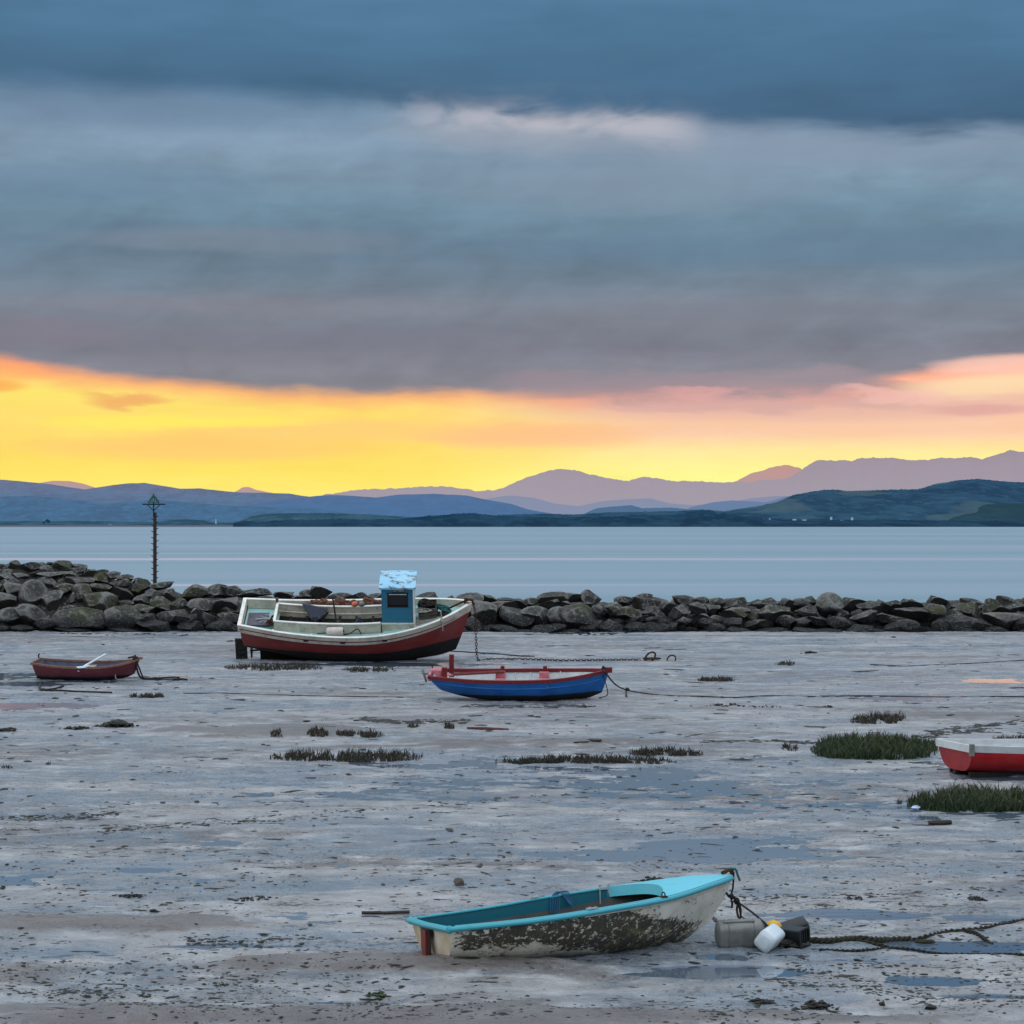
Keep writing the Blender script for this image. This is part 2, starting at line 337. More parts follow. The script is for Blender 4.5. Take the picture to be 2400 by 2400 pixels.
# ------------------------------------------------------------------ mesh helpers
class MB:
    def __init__(s): s.v = []; s.f = []
    def add(s, vs, fs):
        k = len(s.v); s.v += [tuple(v) for v in vs]; s.f += [tuple(i + k for i in f) for f in fs]; return s
    def box(s, c, d, rot=None, taper=1.0):
        c = Vector(c); hx, hy, hz = d[0] / 2, d[1] / 2, d[2] / 2
        vs = []
        for z in (-1, 1):
            k = taper if z > 0 else 1
            for x, y in ((-1, -1), (1, -1), (1, 1), (-1, 1)):
                v = Vector((x * hx * k, y * hy * k, z * hz))
                if rot is not None: v = rot @ v
                vs.append(c + v)
        return s.add(vs, [(0, 3, 2, 1), (4, 5, 6, 7), (0, 1, 5, 4), (1, 2, 6, 5), (2, 3, 7, 6), (3, 0, 4, 7)])
    def grid(s, rows, closed=False):
        n = len(rows[0]); vs = [p for r in rows for p in r]; fs = []
        for i in range(len(rows) - 1):
            for j in range(n if closed else n - 1):
                a = i * n + j; b = i * n + (j + 1) % n
                fs.append((a, b, b + n, a + n))
        return s.add(vs, fs)
    def tube(s, path, r, n=8, caps=True, squash=1.0):
        P = [Vector(p) for p in path]; rows = []
        rr = r if isinstance(r, (list, tuple)) else [r] * len(P)
        prev = None
        for i, p in enumerate(P):
            d = (P[min(i + 1, len(P) - 1)] - P[max(i - 1, 0)]); d = d.normalized() if d.length > 1e-9 else Vector((1, 0, 0))
            if prev is None:
                a = d.cross(Vector((0, 0, 1)))
                if a.length < 0.1: a = d.cross(Vector((0, 1, 0)))
                a.normalize()
            else:
                a = (prev - d * prev.dot(d)).normalized()
            prev = a; b = d.cross(a)
            rows.append([p + (a * math.cos(2 * math.pi * k / n) + b * math.sin(2 * math.pi * k / n) * squash) * rr[i] for k in range(n)])
        k0 = len(s.v); s.grid(rows, True)
        if caps:
            s.f.append(tuple(k0 + i for i in reversed(range(n)))); e = k0 + (len(P) - 1) * n
            s.f.append(tuple(e + i for i in range(n)))
        return s
    def sweep(s, path, w, h, side=None, off=(0, 0)):
        "rectangular bar swept along a path; width is horizontal-ish, height along z"
        P = [Vector(p) for p in path]; rows = []
        for i, p in enumerate(P):
            d = (P[min(i + 1, len(P) - 1)] - P[max(i - 1, 0)]); d.z = 0; d.normalize()
            a = Vector((-d.y, d.x, 0)); u = Vector((0, 0, 1))
            rows.append([p + a * (off[0] + sx * w / 2) + u * (off[1] + sz * h / 2) for sx, sz in ((-1, -1), (1, -1), (1, 1), (-1, 1))])
        k0 = len(s.v); s.grid(rows, True); e = k0 + (len(P) - 1) * 4
        s.f.append((k0 + 3, k0 + 2, k0 + 1, k0)); s.f.append((e, e + 1, e + 2, e + 3))
        return s
    def ball(s, c, r, nu=14, nv=9, jit=0, seed=0, flat=0):
        c = Vector(c); r = r if isinstance(r, (tuple, list)) else (r, r, r); rows = []
        for i in range(nv + 1):
            th = math.pi * i / nv; row = []
            for j in range(nu):
                ph = 2 * math.pi * j / nu
                d = Vector((math.sin(th) * math.cos(ph), math.sin(th) * math.sin(ph), math.cos(th)))
                k = 1 + jit * mn.noise(d * 1.7 + Vector((seed * 3.1, seed, 0)))  if jit else 1
                row.append(c + Vector((d.x * r[0] * k, d.y * r[1] * k, d.z * r[2] * k)))
            rows.append(row)
        return s.grid(rows, True)
    def torus(s, c, R1, r, ax, n=14, m=6, sq=(1, 1)):
        c = Vector(c); ax = Vector(ax).normalized(); a = ax.orthogonal().normalized(); b = ax.cross(a); rows = []
        for i in range(n + 1):
            t = 2 * math.pi * i / n; d = a * math.cos(t) * sq[0] + b * math.sin(t) * sq[1]; dn = d.normalized()
            rows.append([c + d * R1 + (dn * math.cos(2 * math.pi * k / m) + ax * math.sin(2 * math.pi * k / m)) * r for k in range(m)])
        return s.grid(rows, True)
    def build(s, name, mat, parent=None, smooth=True, bevel=0, sub=0, ang=35):
        me = bpy.data.meshes.new(name); me.from_pydata(s.v, [], s.f); me.update()
        bm = bmesh.new(); bm.from_mesh(me); bmesh.ops.remove_doubles(bm, verts=bm.verts, dist=1e-5)
        bmesh.ops.recalc_face_normals(bm, faces=bm.faces)
        bm.to_mesh(me); bm.free()
        me.materials.append(mat)
        o = bpy.data.objects.new(name, me); C.objects.link(o)
        if parent: o.parent = parent
        if bevel:
            b = o.modifiers.new('Bevel', 'BEVEL'); b.width = bevel; b.segments = 2; b.limit_method = 'ANGLE'; b.angle_limit = R(30)
        if sub:
            b = o.modifiers.new('Sub', 'SUBSURF'); b.levels = sub; b.render_levels = sub
        if smooth:
            me.shade_smooth()
            try: me.set_sharp_from_angle(angle=R(ang))
            except Exception: pass
        return o

def tag(o, label, cat, group=None, kind=None):
    o['label'] = label; o['category'] = cat
    if group: o['group'] = group
    if kind: o['kind'] = kind
    return o
def thing(name, label, cat, M=None, group=None):
    o = bpy.data.objects.new(name, None); C.objects.link(o); o.empty_display_size = 0.2
    if M is not None: o.matrix_basis = M
    return tag(o, label, cat, group)
def struct(o): o['kind'] = 'structure'; return o
def pose(x, y, z, yaw=0, heel=0, trim=0):
    return Matrix.Translation((x, y, z)) @ Matrix.Rotation(R(yaw), 4, 'Z') @ Matrix.Rotation(R(trim), 4, 'Y') @ Matrix.Rotation(R(heel), 4, 'X')
def interp(xs, ys):
    xs = np.array(xs, float); ys = np.array(ys, float)
    # monotone-ish cubic through the points
    m = np.gradient(ys, xs)
    def f(t):
        t = min(max(t, xs[0]), xs[-1]); i = int(min(np.searchsorted(xs, t, 'right') - 1, len(xs) - 2)); h = xs[i + 1] - xs[i]; u = (t - xs[i]) / h
        return float((2*u**3-3*u**2+1)*ys[i] + (u**3-2*u**2+u)*h*m[i] + (-2*u**3+3*u**2)*ys[i+1] + (u**3-u**2)*h*m[i+1])
    return f
def smoothpath(pts, n=6):
    P = [Vector(p) for p in pts]; out = []
    for i in range(len(P) - 1):
        a = P[max(i - 1, 0)]; b = P[i]; c = P[i + 1]; d = P[min(i + 2, len(P) - 1)]
        for k in range(n):
            t = k / n
            out.append(0.5 * ((2 * b) + (c - a) * t + (2 * a - 5 * b + 4 * c - d) * t * t + (3 * b - a - 3 * c + d) * t ** 3))
    out.append(P[-1]); return out

# ------------------------------------------------------------------ ground height
_rng = np.random.RandomState(11); _tab = _rng.rand(256, 256)
def vnoise(x, y):
    xi = np.floor(x).astype(int); yi = np.floor(y).astype(int); fx = x - xi; fy = y - yi
    fx = fx * fx * (3 - 2 * fx); fy = fy * fy * (3 - 2 * fy)
    g = lambda a, b: _tab[a & 255, b & 255]
    return (g(xi, yi) * (1 - fx) + g(xi + 1, yi) * fx) * (1 - fy) + (g(xi, yi + 1) * (1 - fx) + g(xi + 1, yi + 1) * fx) * fy
def fbm(x, y, octs=4, k=0.5):
    s = 0; a = 1; tot = 0
    for i in range(octs):
        s = s + a * (vnoise(x * 2 ** i + 17.3 * i, y * 2 ** i + 5.1 * i) - 0.5); tot += a; a *= k
    return s / tot * 2
WL = -0.024
# pools and banks, hollows beside hulls standing in for contact shade, given as (px, py, half-width px, half-depth py, amount)
FEAT = [(1650, 2276, 240, 17, -.12), (2180, 2295, 150, 15, -.09), (2300, 2330, 130, 10, -.09), (2260, 2210, 190, 20, -.07), (2330, 2150, 90, 10, -.06), (1960, 2140, 190, 12, -.05), (1690, 2240, 60, 10, -.05), (1240, 1650, 150, 4, -.05), (820, 1555, 300, 3, -.06), (2330, 1822, 120, 5, -.05), (600, 2215, 420, 9, -.05), (400, 2345, 500, 10, -.04), (1300, 2395, 1400, 22, .045), (1120, 2266, 330, 14, .022), (760, 2262, 420, 18, .03), (420, 2172, 520, 18, .03), (1700, 2320, 420, 10, .03), (400, 1690, 420, 12, .03), (1500, 1745, 420, 8, .03), (650, 1810, 380, 12, .025), (1400, 1880, 300, 8, .02), (860, 2350, 140, 9, -.07),
        (1150, 2255, 160, 20, .022), (300, 2165, 420, 26, .035), (780, 2260, 330, 26, .03), (1330, 2262, 260, 10, .02), (200, 2385, 500, 25, .03),
        (300, 2050, 480, 60, -.016), (900, 2010, 500, 40, -.02), (1750, 1985, 420, 30, -.03), (200, 2240, 260, 24, -.03), (1300, 1870, 500, 16, -.006),
        (620, 1715, 220, 16, .06), (880, 1750, 300, 12, .05), (1250, 1740, 300, 12, .03), (500, 1900, 420, 14, .02), (2200, 2370, 300, 16, .025), (700, 1960, 400, 16, -.02),
        (900, 2330, 200, 14, -.03), (640, 1865, 300, 14, -.01), (2050, 1915, 420, 20, -.008), (120, 1650, 160, 8, -.03), (60, 1601, 90, 5, -.05), (2330, 1595, 60, 5, -.04), (2000, 2130, 130, 12, -.03),
        (1650, 2385, 420, 18, .015), (2310, 1690, 250, 14, .02)]
FEAT += [(1340, 2262, 340, 5, -.035), (1210, 1643, 170, 3, -.03), (195, 1596, 120, 3, -.03)]  # wet hollows along the hulls, dug to stand in for their contact shade
_F = []
for (px, py, hw, hh, am) in FEAT:
    c = gp(px, py); ny = (gp(px, py - hh) - gp(px, py + hh)).y / 2; _F.append((c.x, c.y, hw / F * c.y, ny, am))
def height(x, y):
    x = np.asarray(x, float); y = np.asarray(y, float)
    h = 0.050 * fbm(x * 0.11, y * 0.16, 3) + 0.026 * fbm(x * 0.45 + 9, y * 0.7, 3) + 0.016 * fbm(x * 1.6, y * 2.4 + 3, 3)
    h = h + 0.020 * fbm(x * 6 + 2, y * 9, 3, .6) * (0.4 + vnoise(x * .7, y * .7 + 31))
    wob = 0.35 * fbm(x * 0.9 + 4, y * 1.3, 3)
    for (cx, cy, a, b, am) in _F:
        d2 = ((x - cx) / a) ** 2 + ((y - cy) / b) ** 2
        h = h + am * np.clip((1.4 - d2) * .8 + wob * 3.0, 0, 1)
    return h + 0.006 - np.clip((y - 88) / 8, 0, 1) * 0.0
def hz(x, y): return float(height(np.array([x]), np.array([y]))[0])
def gq(px, py, dz=0):
    p = gp(px, py); p.z = hz(p.x, p.y) + dz
    return p

def fast_mesh(name, V, Fq, mat, smooth=True):
    me = bpy.data.meshes.new(name); me.vertices.add(len(V)); me.vertices.foreach_set('co', V.astype(np.float32).ravel())
    k = Fq.shape[1]; me.loops.add(Fq.size); me.loops.foreach_set('vertex_index', Fq.astype(np.int32).ravel())
    me.polygons.add(len(Fq)); me.polygons.foreach_set('loop_start', (np.arange(len(Fq)) * k).astype(np.int32))
    me.update(calc_edges=True); me.validate(); me.materials.append(mat)
    if smooth: me.shade_smooth()
    o = bpy.data.objects.new(name, me); C.objects.link(o); return o

def make_mud():
    a = np.concatenate([-np.geomspace(9, 0.27, 26), np.linspace(-0.25, 0.25, 760), np.geomspace(0.27, 9, 26)])
    py = np.linspace(2480, 1474, 560); y = H * F / (py - 1230)
    y = np.concatenate([[-400, -120, -30, 0, 8, 14], y, [94, 97, 101, 108, 130]])
    A, Y = np.meshgrid(a, y); X = A * np.maximum(Y, 17)
    X[Y < 10] *= 3
    Z = height(X, Y); Z[Y < 15] *= 0.3
    Z = Z - np.clip((Y - 96) / 8, 0, 1) * 2.5
    V = np.stack([X.ravel(), Y.ravel(), Z.ravel()], 1); n = len(a); m = len(y)
    i, j = np.meshgrid(np.arange(m - 1), np.arange(n - 1), indexing='ij'); q = (i * n + j).ravel()
    o = fast_mesh('mudflat', V, np.stack([q, q + 1, q + n + 1, q + n], 1), MUD); struct(o)
    w = MB(); w.grid([[(-900, -300, WL), (900, -300, WL)], [(-900, 94, WL), (900, 94, WL)]])
    struct(w.build('pool_water', POOL, smooth=False))
make_mud()
SEAZ = -0.3
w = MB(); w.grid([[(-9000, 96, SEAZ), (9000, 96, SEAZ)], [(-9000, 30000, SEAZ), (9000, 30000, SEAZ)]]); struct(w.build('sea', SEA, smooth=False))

# ------------------------------------------------------------------ hills
def ridge(name, pts, D, mat, base=1240, depth=0.10, crag=0.0, trees=0.0, seed=0, step=4, s1=.6211, x0=0):
    "pts in photo pixels; a landform rising from its near foot to the ridge and falling behind"
    xs = [p[0] for p in pts]; ys = [p[1] for p in pts]; n = int((xs[-1] - xs[0]) / step) + 1
    rng = random.Random(seed); rows = [[] for _ in range(9)]
    for i in range(n + 1):
        px = xs[0] + (xs[-1] - xs[0]) * i / n
        py = np.interp(px, xs, ys)
        py += crag * mn.fractal(Vector((px * 0.035, seed * 7.7, 0)), .8, 2.0, 6) if crag else 0
        if trees: py -= trees * (0.5 + 0.5 * mn.noise(Vector((px * 0.12, seed, 0)))) * rng.uniform(0.2, 1.0)
        zt = (1230 - py) / F * D + H; x = (px - 1200) / F * D
        for k in range(9):
            if k <= 6:
                t = k / 6; zz = -3 + (zt + 3) * (t ** 0.85); yy = D * (1 - depth * (1 - t))
                if 0 < k < 6: zz += zt * 0.10 * mn.fractal(Vector((x / D * 22, k * 0.6, seed)), 1, 2, 3)
            else:
                t = (k - 6) / 2; zz = zt * (1 - t) - 3 * t; yy = D * (1 + depth * 0.6 * t)
            rows[k].append((x * (yy / D if k < 6 else 1), yy, zz))
    o = MB().grid(rows).build(name, mat, ang=180); struct(o); return o
def c1(l): return [(x * .6211, 1000 + y * .6211) for x, y in l]
def c2(l): return [(1200 + x * .6211, 1000 + y * .6211) for x, y in l]
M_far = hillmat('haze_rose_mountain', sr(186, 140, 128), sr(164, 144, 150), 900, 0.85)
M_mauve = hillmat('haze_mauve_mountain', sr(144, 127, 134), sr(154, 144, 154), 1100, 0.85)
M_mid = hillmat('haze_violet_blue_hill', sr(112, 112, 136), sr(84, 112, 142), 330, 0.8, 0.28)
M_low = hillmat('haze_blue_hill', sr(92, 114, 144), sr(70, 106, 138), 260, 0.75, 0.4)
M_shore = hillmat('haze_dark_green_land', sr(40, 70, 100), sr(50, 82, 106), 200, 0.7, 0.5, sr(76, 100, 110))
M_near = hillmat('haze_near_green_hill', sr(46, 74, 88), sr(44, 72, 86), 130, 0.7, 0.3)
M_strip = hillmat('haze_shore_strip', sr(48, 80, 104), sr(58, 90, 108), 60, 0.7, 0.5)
E = [(-900, 1215)]
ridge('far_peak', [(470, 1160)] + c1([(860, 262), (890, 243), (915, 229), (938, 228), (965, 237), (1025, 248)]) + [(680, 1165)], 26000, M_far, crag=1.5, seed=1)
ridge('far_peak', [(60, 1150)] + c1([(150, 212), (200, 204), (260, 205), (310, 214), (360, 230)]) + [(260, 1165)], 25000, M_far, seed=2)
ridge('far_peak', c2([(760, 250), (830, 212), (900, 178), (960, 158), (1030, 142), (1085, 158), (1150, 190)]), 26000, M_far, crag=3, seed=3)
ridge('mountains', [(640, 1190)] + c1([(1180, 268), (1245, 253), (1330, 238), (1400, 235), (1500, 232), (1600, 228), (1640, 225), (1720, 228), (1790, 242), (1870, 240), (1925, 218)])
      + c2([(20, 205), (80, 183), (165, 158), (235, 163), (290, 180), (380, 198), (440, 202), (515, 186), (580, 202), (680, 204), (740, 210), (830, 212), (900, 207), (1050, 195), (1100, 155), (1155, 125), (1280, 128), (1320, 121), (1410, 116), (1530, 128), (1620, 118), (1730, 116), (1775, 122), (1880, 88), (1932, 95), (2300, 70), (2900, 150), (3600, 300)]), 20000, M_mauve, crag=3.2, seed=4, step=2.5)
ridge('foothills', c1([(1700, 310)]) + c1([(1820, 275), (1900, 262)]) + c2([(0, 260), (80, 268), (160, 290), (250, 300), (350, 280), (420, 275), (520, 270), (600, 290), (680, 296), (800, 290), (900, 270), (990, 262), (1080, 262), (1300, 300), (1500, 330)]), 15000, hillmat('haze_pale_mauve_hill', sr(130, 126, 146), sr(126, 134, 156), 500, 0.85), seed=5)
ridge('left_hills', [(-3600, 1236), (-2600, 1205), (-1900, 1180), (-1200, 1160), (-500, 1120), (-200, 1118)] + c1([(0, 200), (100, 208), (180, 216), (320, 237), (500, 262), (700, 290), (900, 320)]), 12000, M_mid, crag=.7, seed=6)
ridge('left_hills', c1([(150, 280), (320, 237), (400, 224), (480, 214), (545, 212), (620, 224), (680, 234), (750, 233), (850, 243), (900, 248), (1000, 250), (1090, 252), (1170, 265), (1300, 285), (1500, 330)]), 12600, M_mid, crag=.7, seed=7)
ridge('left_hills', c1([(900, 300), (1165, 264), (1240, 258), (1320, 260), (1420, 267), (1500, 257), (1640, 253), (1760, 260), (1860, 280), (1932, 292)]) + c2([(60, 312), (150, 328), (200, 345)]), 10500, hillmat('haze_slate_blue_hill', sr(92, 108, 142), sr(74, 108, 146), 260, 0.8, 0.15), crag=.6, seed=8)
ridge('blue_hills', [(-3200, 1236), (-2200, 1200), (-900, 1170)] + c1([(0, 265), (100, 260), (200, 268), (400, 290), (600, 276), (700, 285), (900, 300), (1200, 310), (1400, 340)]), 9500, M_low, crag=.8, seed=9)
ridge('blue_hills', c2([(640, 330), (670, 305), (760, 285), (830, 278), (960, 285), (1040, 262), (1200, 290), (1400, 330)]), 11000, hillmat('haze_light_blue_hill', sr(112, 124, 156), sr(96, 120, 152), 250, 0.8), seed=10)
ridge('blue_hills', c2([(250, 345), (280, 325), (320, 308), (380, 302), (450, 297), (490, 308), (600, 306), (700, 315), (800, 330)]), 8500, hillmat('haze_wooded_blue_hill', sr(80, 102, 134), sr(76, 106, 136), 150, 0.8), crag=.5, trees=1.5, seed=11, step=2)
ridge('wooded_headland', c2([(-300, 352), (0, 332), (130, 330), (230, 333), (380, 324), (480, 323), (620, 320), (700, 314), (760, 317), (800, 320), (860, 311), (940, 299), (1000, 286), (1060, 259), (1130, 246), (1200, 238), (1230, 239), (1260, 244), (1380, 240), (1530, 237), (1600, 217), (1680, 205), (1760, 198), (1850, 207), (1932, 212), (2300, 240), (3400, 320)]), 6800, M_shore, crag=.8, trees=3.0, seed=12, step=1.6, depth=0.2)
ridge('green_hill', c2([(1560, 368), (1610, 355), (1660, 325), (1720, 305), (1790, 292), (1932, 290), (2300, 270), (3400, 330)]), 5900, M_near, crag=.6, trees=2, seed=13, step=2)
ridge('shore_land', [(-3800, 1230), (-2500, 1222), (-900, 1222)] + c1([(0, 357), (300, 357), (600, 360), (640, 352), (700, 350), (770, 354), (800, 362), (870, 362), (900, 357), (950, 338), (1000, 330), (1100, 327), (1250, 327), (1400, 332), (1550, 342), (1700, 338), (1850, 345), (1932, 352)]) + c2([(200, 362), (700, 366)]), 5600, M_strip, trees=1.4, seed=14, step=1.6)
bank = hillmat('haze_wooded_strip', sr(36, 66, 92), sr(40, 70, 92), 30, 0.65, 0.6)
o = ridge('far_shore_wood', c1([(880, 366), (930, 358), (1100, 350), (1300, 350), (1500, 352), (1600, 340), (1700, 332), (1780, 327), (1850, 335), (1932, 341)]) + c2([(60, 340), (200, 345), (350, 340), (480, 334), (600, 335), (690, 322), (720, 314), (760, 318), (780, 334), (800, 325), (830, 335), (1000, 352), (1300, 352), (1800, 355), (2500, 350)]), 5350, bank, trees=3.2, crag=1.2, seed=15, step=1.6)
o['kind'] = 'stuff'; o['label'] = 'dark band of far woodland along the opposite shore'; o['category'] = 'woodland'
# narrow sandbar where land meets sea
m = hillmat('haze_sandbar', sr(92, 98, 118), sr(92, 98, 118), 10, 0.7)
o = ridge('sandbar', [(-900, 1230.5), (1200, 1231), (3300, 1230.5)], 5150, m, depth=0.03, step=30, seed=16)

def house(px, py, w, h, label, gable=True, D=5300):
    c = dp(px, py, D); k = D / F
    t = thing('house', label, 'house', Matrix.Translation((c.x, D, c.z)), 'white houses along the far shore')
    W, Hh = w * k, h * k
    MB().box((0, 0, Hh / 2 - 2), (W, 9, Hh + 4)).build('wall', HOUSEM, t, smooth=False)
    m_ = MB(); a = W / 2 * 1.03; z0 = Hh; z1 = Hh * 1.45
    m_.add([(-a, -5, z0), (a, -5, z0), (a, 5, z0), (-a, 5, z0), (-a, 0, z1), (a, 0, z1)], [(0, 1, 5, 4), (2, 3, 4, 5), (0, 4, 3), (1, 2, 5), (0, 3, 2, 1)])
    m_.build('roof', ROOFM, t, smooth=False)
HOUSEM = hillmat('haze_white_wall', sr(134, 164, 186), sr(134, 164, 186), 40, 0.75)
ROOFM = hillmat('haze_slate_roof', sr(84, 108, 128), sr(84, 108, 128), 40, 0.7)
for (px, py, w_, h_, lb) in [(258, 1231, 9, 3, 'low white farmhouse on the far left shore left of the marker pole'),
        (190, 1230, 4, 1.5, 'tiny white cottage far left on the opposite shore'),
        (1208, 1219, 5, 3, 'leftmost white house of the cluster right of the wheelhouse on the far shore'),
        (1222, 1219, 8, 2, 'long low pale house beside the leftmost house of the far shore'),
        (1357, 1225, 4, 2.5, 'small lone white house low on the far shore near the centre'),
        (1597, 1215, 4, 3, 'small white house standing just above the long white terrace'),
        (1616, 1225, 27, 3, 'long white terrace on the far shore under the wooded headland'),
        (1788, 1219, 9, 3, 'wide pale house left below the wooded hill'),
        (1804, 1219, 4, 5, 'narrow tall white house below the wooded hill'),
        (1862, 1218, 10, 2, 'low pale house in the middle of the hillside village'),
        (1885, 1220, 12, 3, 'broad white house in the middle of the hillside village'),
        (1948, 1214, 5, 3, 'bright white house highest of the hillside village'),
        (1975, 1221, 12, 2, 'long low white building below the brightest village house'),
        (1997, 1215, 5, 3, 'rightmost small white house of the hillside village')]:
    house(px, py, w_ * .8, h_ * .7, lb)
def fartree(px, py, w, h, label):
    D = 5200; c = dp(px, py, D); k = D / F
    t = thing('tree', label, 'tree', Matrix.Translation((c.x, D, c.z - 1)), 'lone trees on the far left shore')
    MB().tube([(0, 0, 0), (0.3, 0, h * k * .5)], [0.8, .4], 6).build('trunk', bank, t)
    m_ = MB(); rg = random.Random(px)
    for i in range(14):
        m_.ball((rg.uniform(-.4, .4) * w * k, rg.uniform(-.3, .3) * w * k, h * k * rg.uniform(.45, .9)), w * k * rg.uniform(.12, .24), 8, 6, .5, i)
    m_.build('crown', bank, t)
fartree(112, 1226, 12, 9, 'lone rounded tree on the far shore left of the marker pole')
fartree(103, 1227, 7, 4, 'small tree touching the lone rounded tree on the far shore')
t = tag(MB().tube([dp(506, 1228, 5200), dp(506, 1216, 5200)], [1.6, .8], 8).build('mast', HOUSEM), 'thin white mast on the far shore between marker pole and wheelhouse', 'mast')

# ------------------------------------------------------------------ rocks
def rock_mesh(seed, weed=False):
    rg = random.Random(seed); bm = bmesh.new(); bmesh.ops.create_icosphere(bm, subdivisions=4, radius=1)
    planes = []
    for i in range(rg.randint(10, 15)):
        d = Vector((rg.gauss(0, 1), rg.gauss(0, 1), rg.gauss(0, 1))).normalized(); planes.append((d, rg.uniform(0.42, 0.80)))
    o = Vector((seed * 5.3, seed * 2.1, 0))
    for v in bm.verts:
        p = v.co.copy()
        for d, k in planes:
            s = p.dot(d)
            if s > k: p -= d * (s - k)
        p *= 1 + 0.03 * mn.fractal(p * 1.4 + o, 1, 2, 3) + 0.035 * mn.fractal(p * 5 + o, 1, 2, 3)
        if weed: p *= 1 + 0.10 * abs(mn.noise(p * 6 + o))
        v.co = p
    xs = [v.co.x for v in bm.verts]; ys = [v.co.y for v in bm.verts]; zs = [v.co.z for v in bm.verts]
    for v in bm.verts:
        v.co.x = (v.co.x - min(xs)) / (max(xs) - min(xs)) * 2 - 1 if False else v.co.x
    sx, sy, sz = max(map(abs, xs)), max(map(abs, ys)), max(map(abs, zs))
    for v in bm.verts: v.co = Vector((v.co.x / sx, v.co.y / sy, v.co.z / sz))
    me = bpy.data.meshes.new('boulder'); bm.to_mesh(me); bm.free(); me.shade_smooth()
    try: me.set_sharp_from_angle(angle=R(28))
    except Exception: pass
    return me
RM = []
for kind in range(4):
    ms = []
    for i in range(7):
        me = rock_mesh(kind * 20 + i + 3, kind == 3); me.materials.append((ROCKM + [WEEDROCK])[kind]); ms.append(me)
    RM.append(ms)
ROCKS = []   # (px, top, bottom, width, kind, tilt)
def rk(ox, oy, s, rows):
    for r in rows:
        cx, t_, b_, w_ = r[:4]; kind = r[4] if len(r) > 4 else None; tilt = r[5] if len(r) > 5 else None
        ROCKS.append((ox + cx * s, oy + t_ * s, oy + b_ * s, w_ * s, kind, tilt))
rk(0, 1300, .29, [(25, 75, 140, 70), (75, 62, 120, 60), (130, 55, 120, 90), (240, 68, 150, 190), (350, 65, 110, 90), (430, 58, 100, 110), (530, 58, 135, 170), (640, 70, 110, 110), (650, 88, 140, 130), (740, 118, 170, 100), (800, 125, 165, 130),
    (920, 128, 190, 120), (1020, 160, 215, 130), (1140, 186, 250, 120, 2), (1290, 228, 290, 200, 2), (1560, 255, 370, 230, 1), (1750, 250, 350, 180), (1885, 265, 350, 130, 2),
    (60, 122, 185, 120, 0), (165, 150, 215, 110), (380, 90, 135, 120), (430, 135, 190, 270, 0, 4), (440, 160, 215, 110), (560, 150, 215, 120, 2), (700, 135, 210, 160), (820, 155, 230, 110), (60, 165, 215, 130), (300, 140, 200, 110, 2), (120, 190, 245, 90, 2),
    (380, 193, 300, 170, 0), (645, 175, 290, 210, 0), (500, 200, 255, 110, 1), (30, 215, 315, 110), (125, 228, 395, 180, 0), (275, 232, 455, 190, 0), (425, 303, 485, 185, 0), (520, 248, 350, 170, 1), (600, 310, 400, 90),
    (690, 260, 400, 220, 1, -18), (830, 235, 300, 150, 1), (800, 300, 465, 330, 1, -16), (985, 255, 375, 180, 0), (980, 205, 260, 180, 1), (1130, 208, 320, 160, 1), (1265, 272, 372, 190, 0), (1385, 285, 370, 110), (1160, 332, 412, 150, 0), (1305, 348, 450, 155, 1),
    (1010, 370, 440, 130, 2), (1170, 404, 492, 210, 1, 6), (1395, 440, 535, 240, 0, -6), (1450, 368, 430, 140), (1620, 368, 480, 200, 0), (1645, 445, 572, 180, 0), (1830, 345, 480, 260, 2), (1860, 474, 540, 170, 1), (660, 438, 605, 400, 1, 8), (1020, 410, 612, 280, 1, 0),
    (240, 425, 575, 230, 0, -22), (80, 445, 575, 220, 0), (155, 420, 482, 120), (40, 308, 452, 180, 0), (1280, 540, 622, 320, 3), (1550, 542, 622, 190, 3), (1790, 538, 622, 220, 3), (370, 520, 612, 220, 3), (150, 568, 615, 200, 3), (30, 560, 615, 90), (560, 410, 450, 110, 2),
    (910, 440, 520, 120, 3), (1560, 490, 560, 130, 3), (620, 590, 622, 300, 3), (980, 590, 624, 250, 3), (20, 575, 620, 120, 3), (470, 250, 300, 120, 2), (900, 330, 400, 120, 2), (1480, 470, 560, 120, 3), (1210, 480, 560, 160, 3), (1910, 380, 470, 120)])
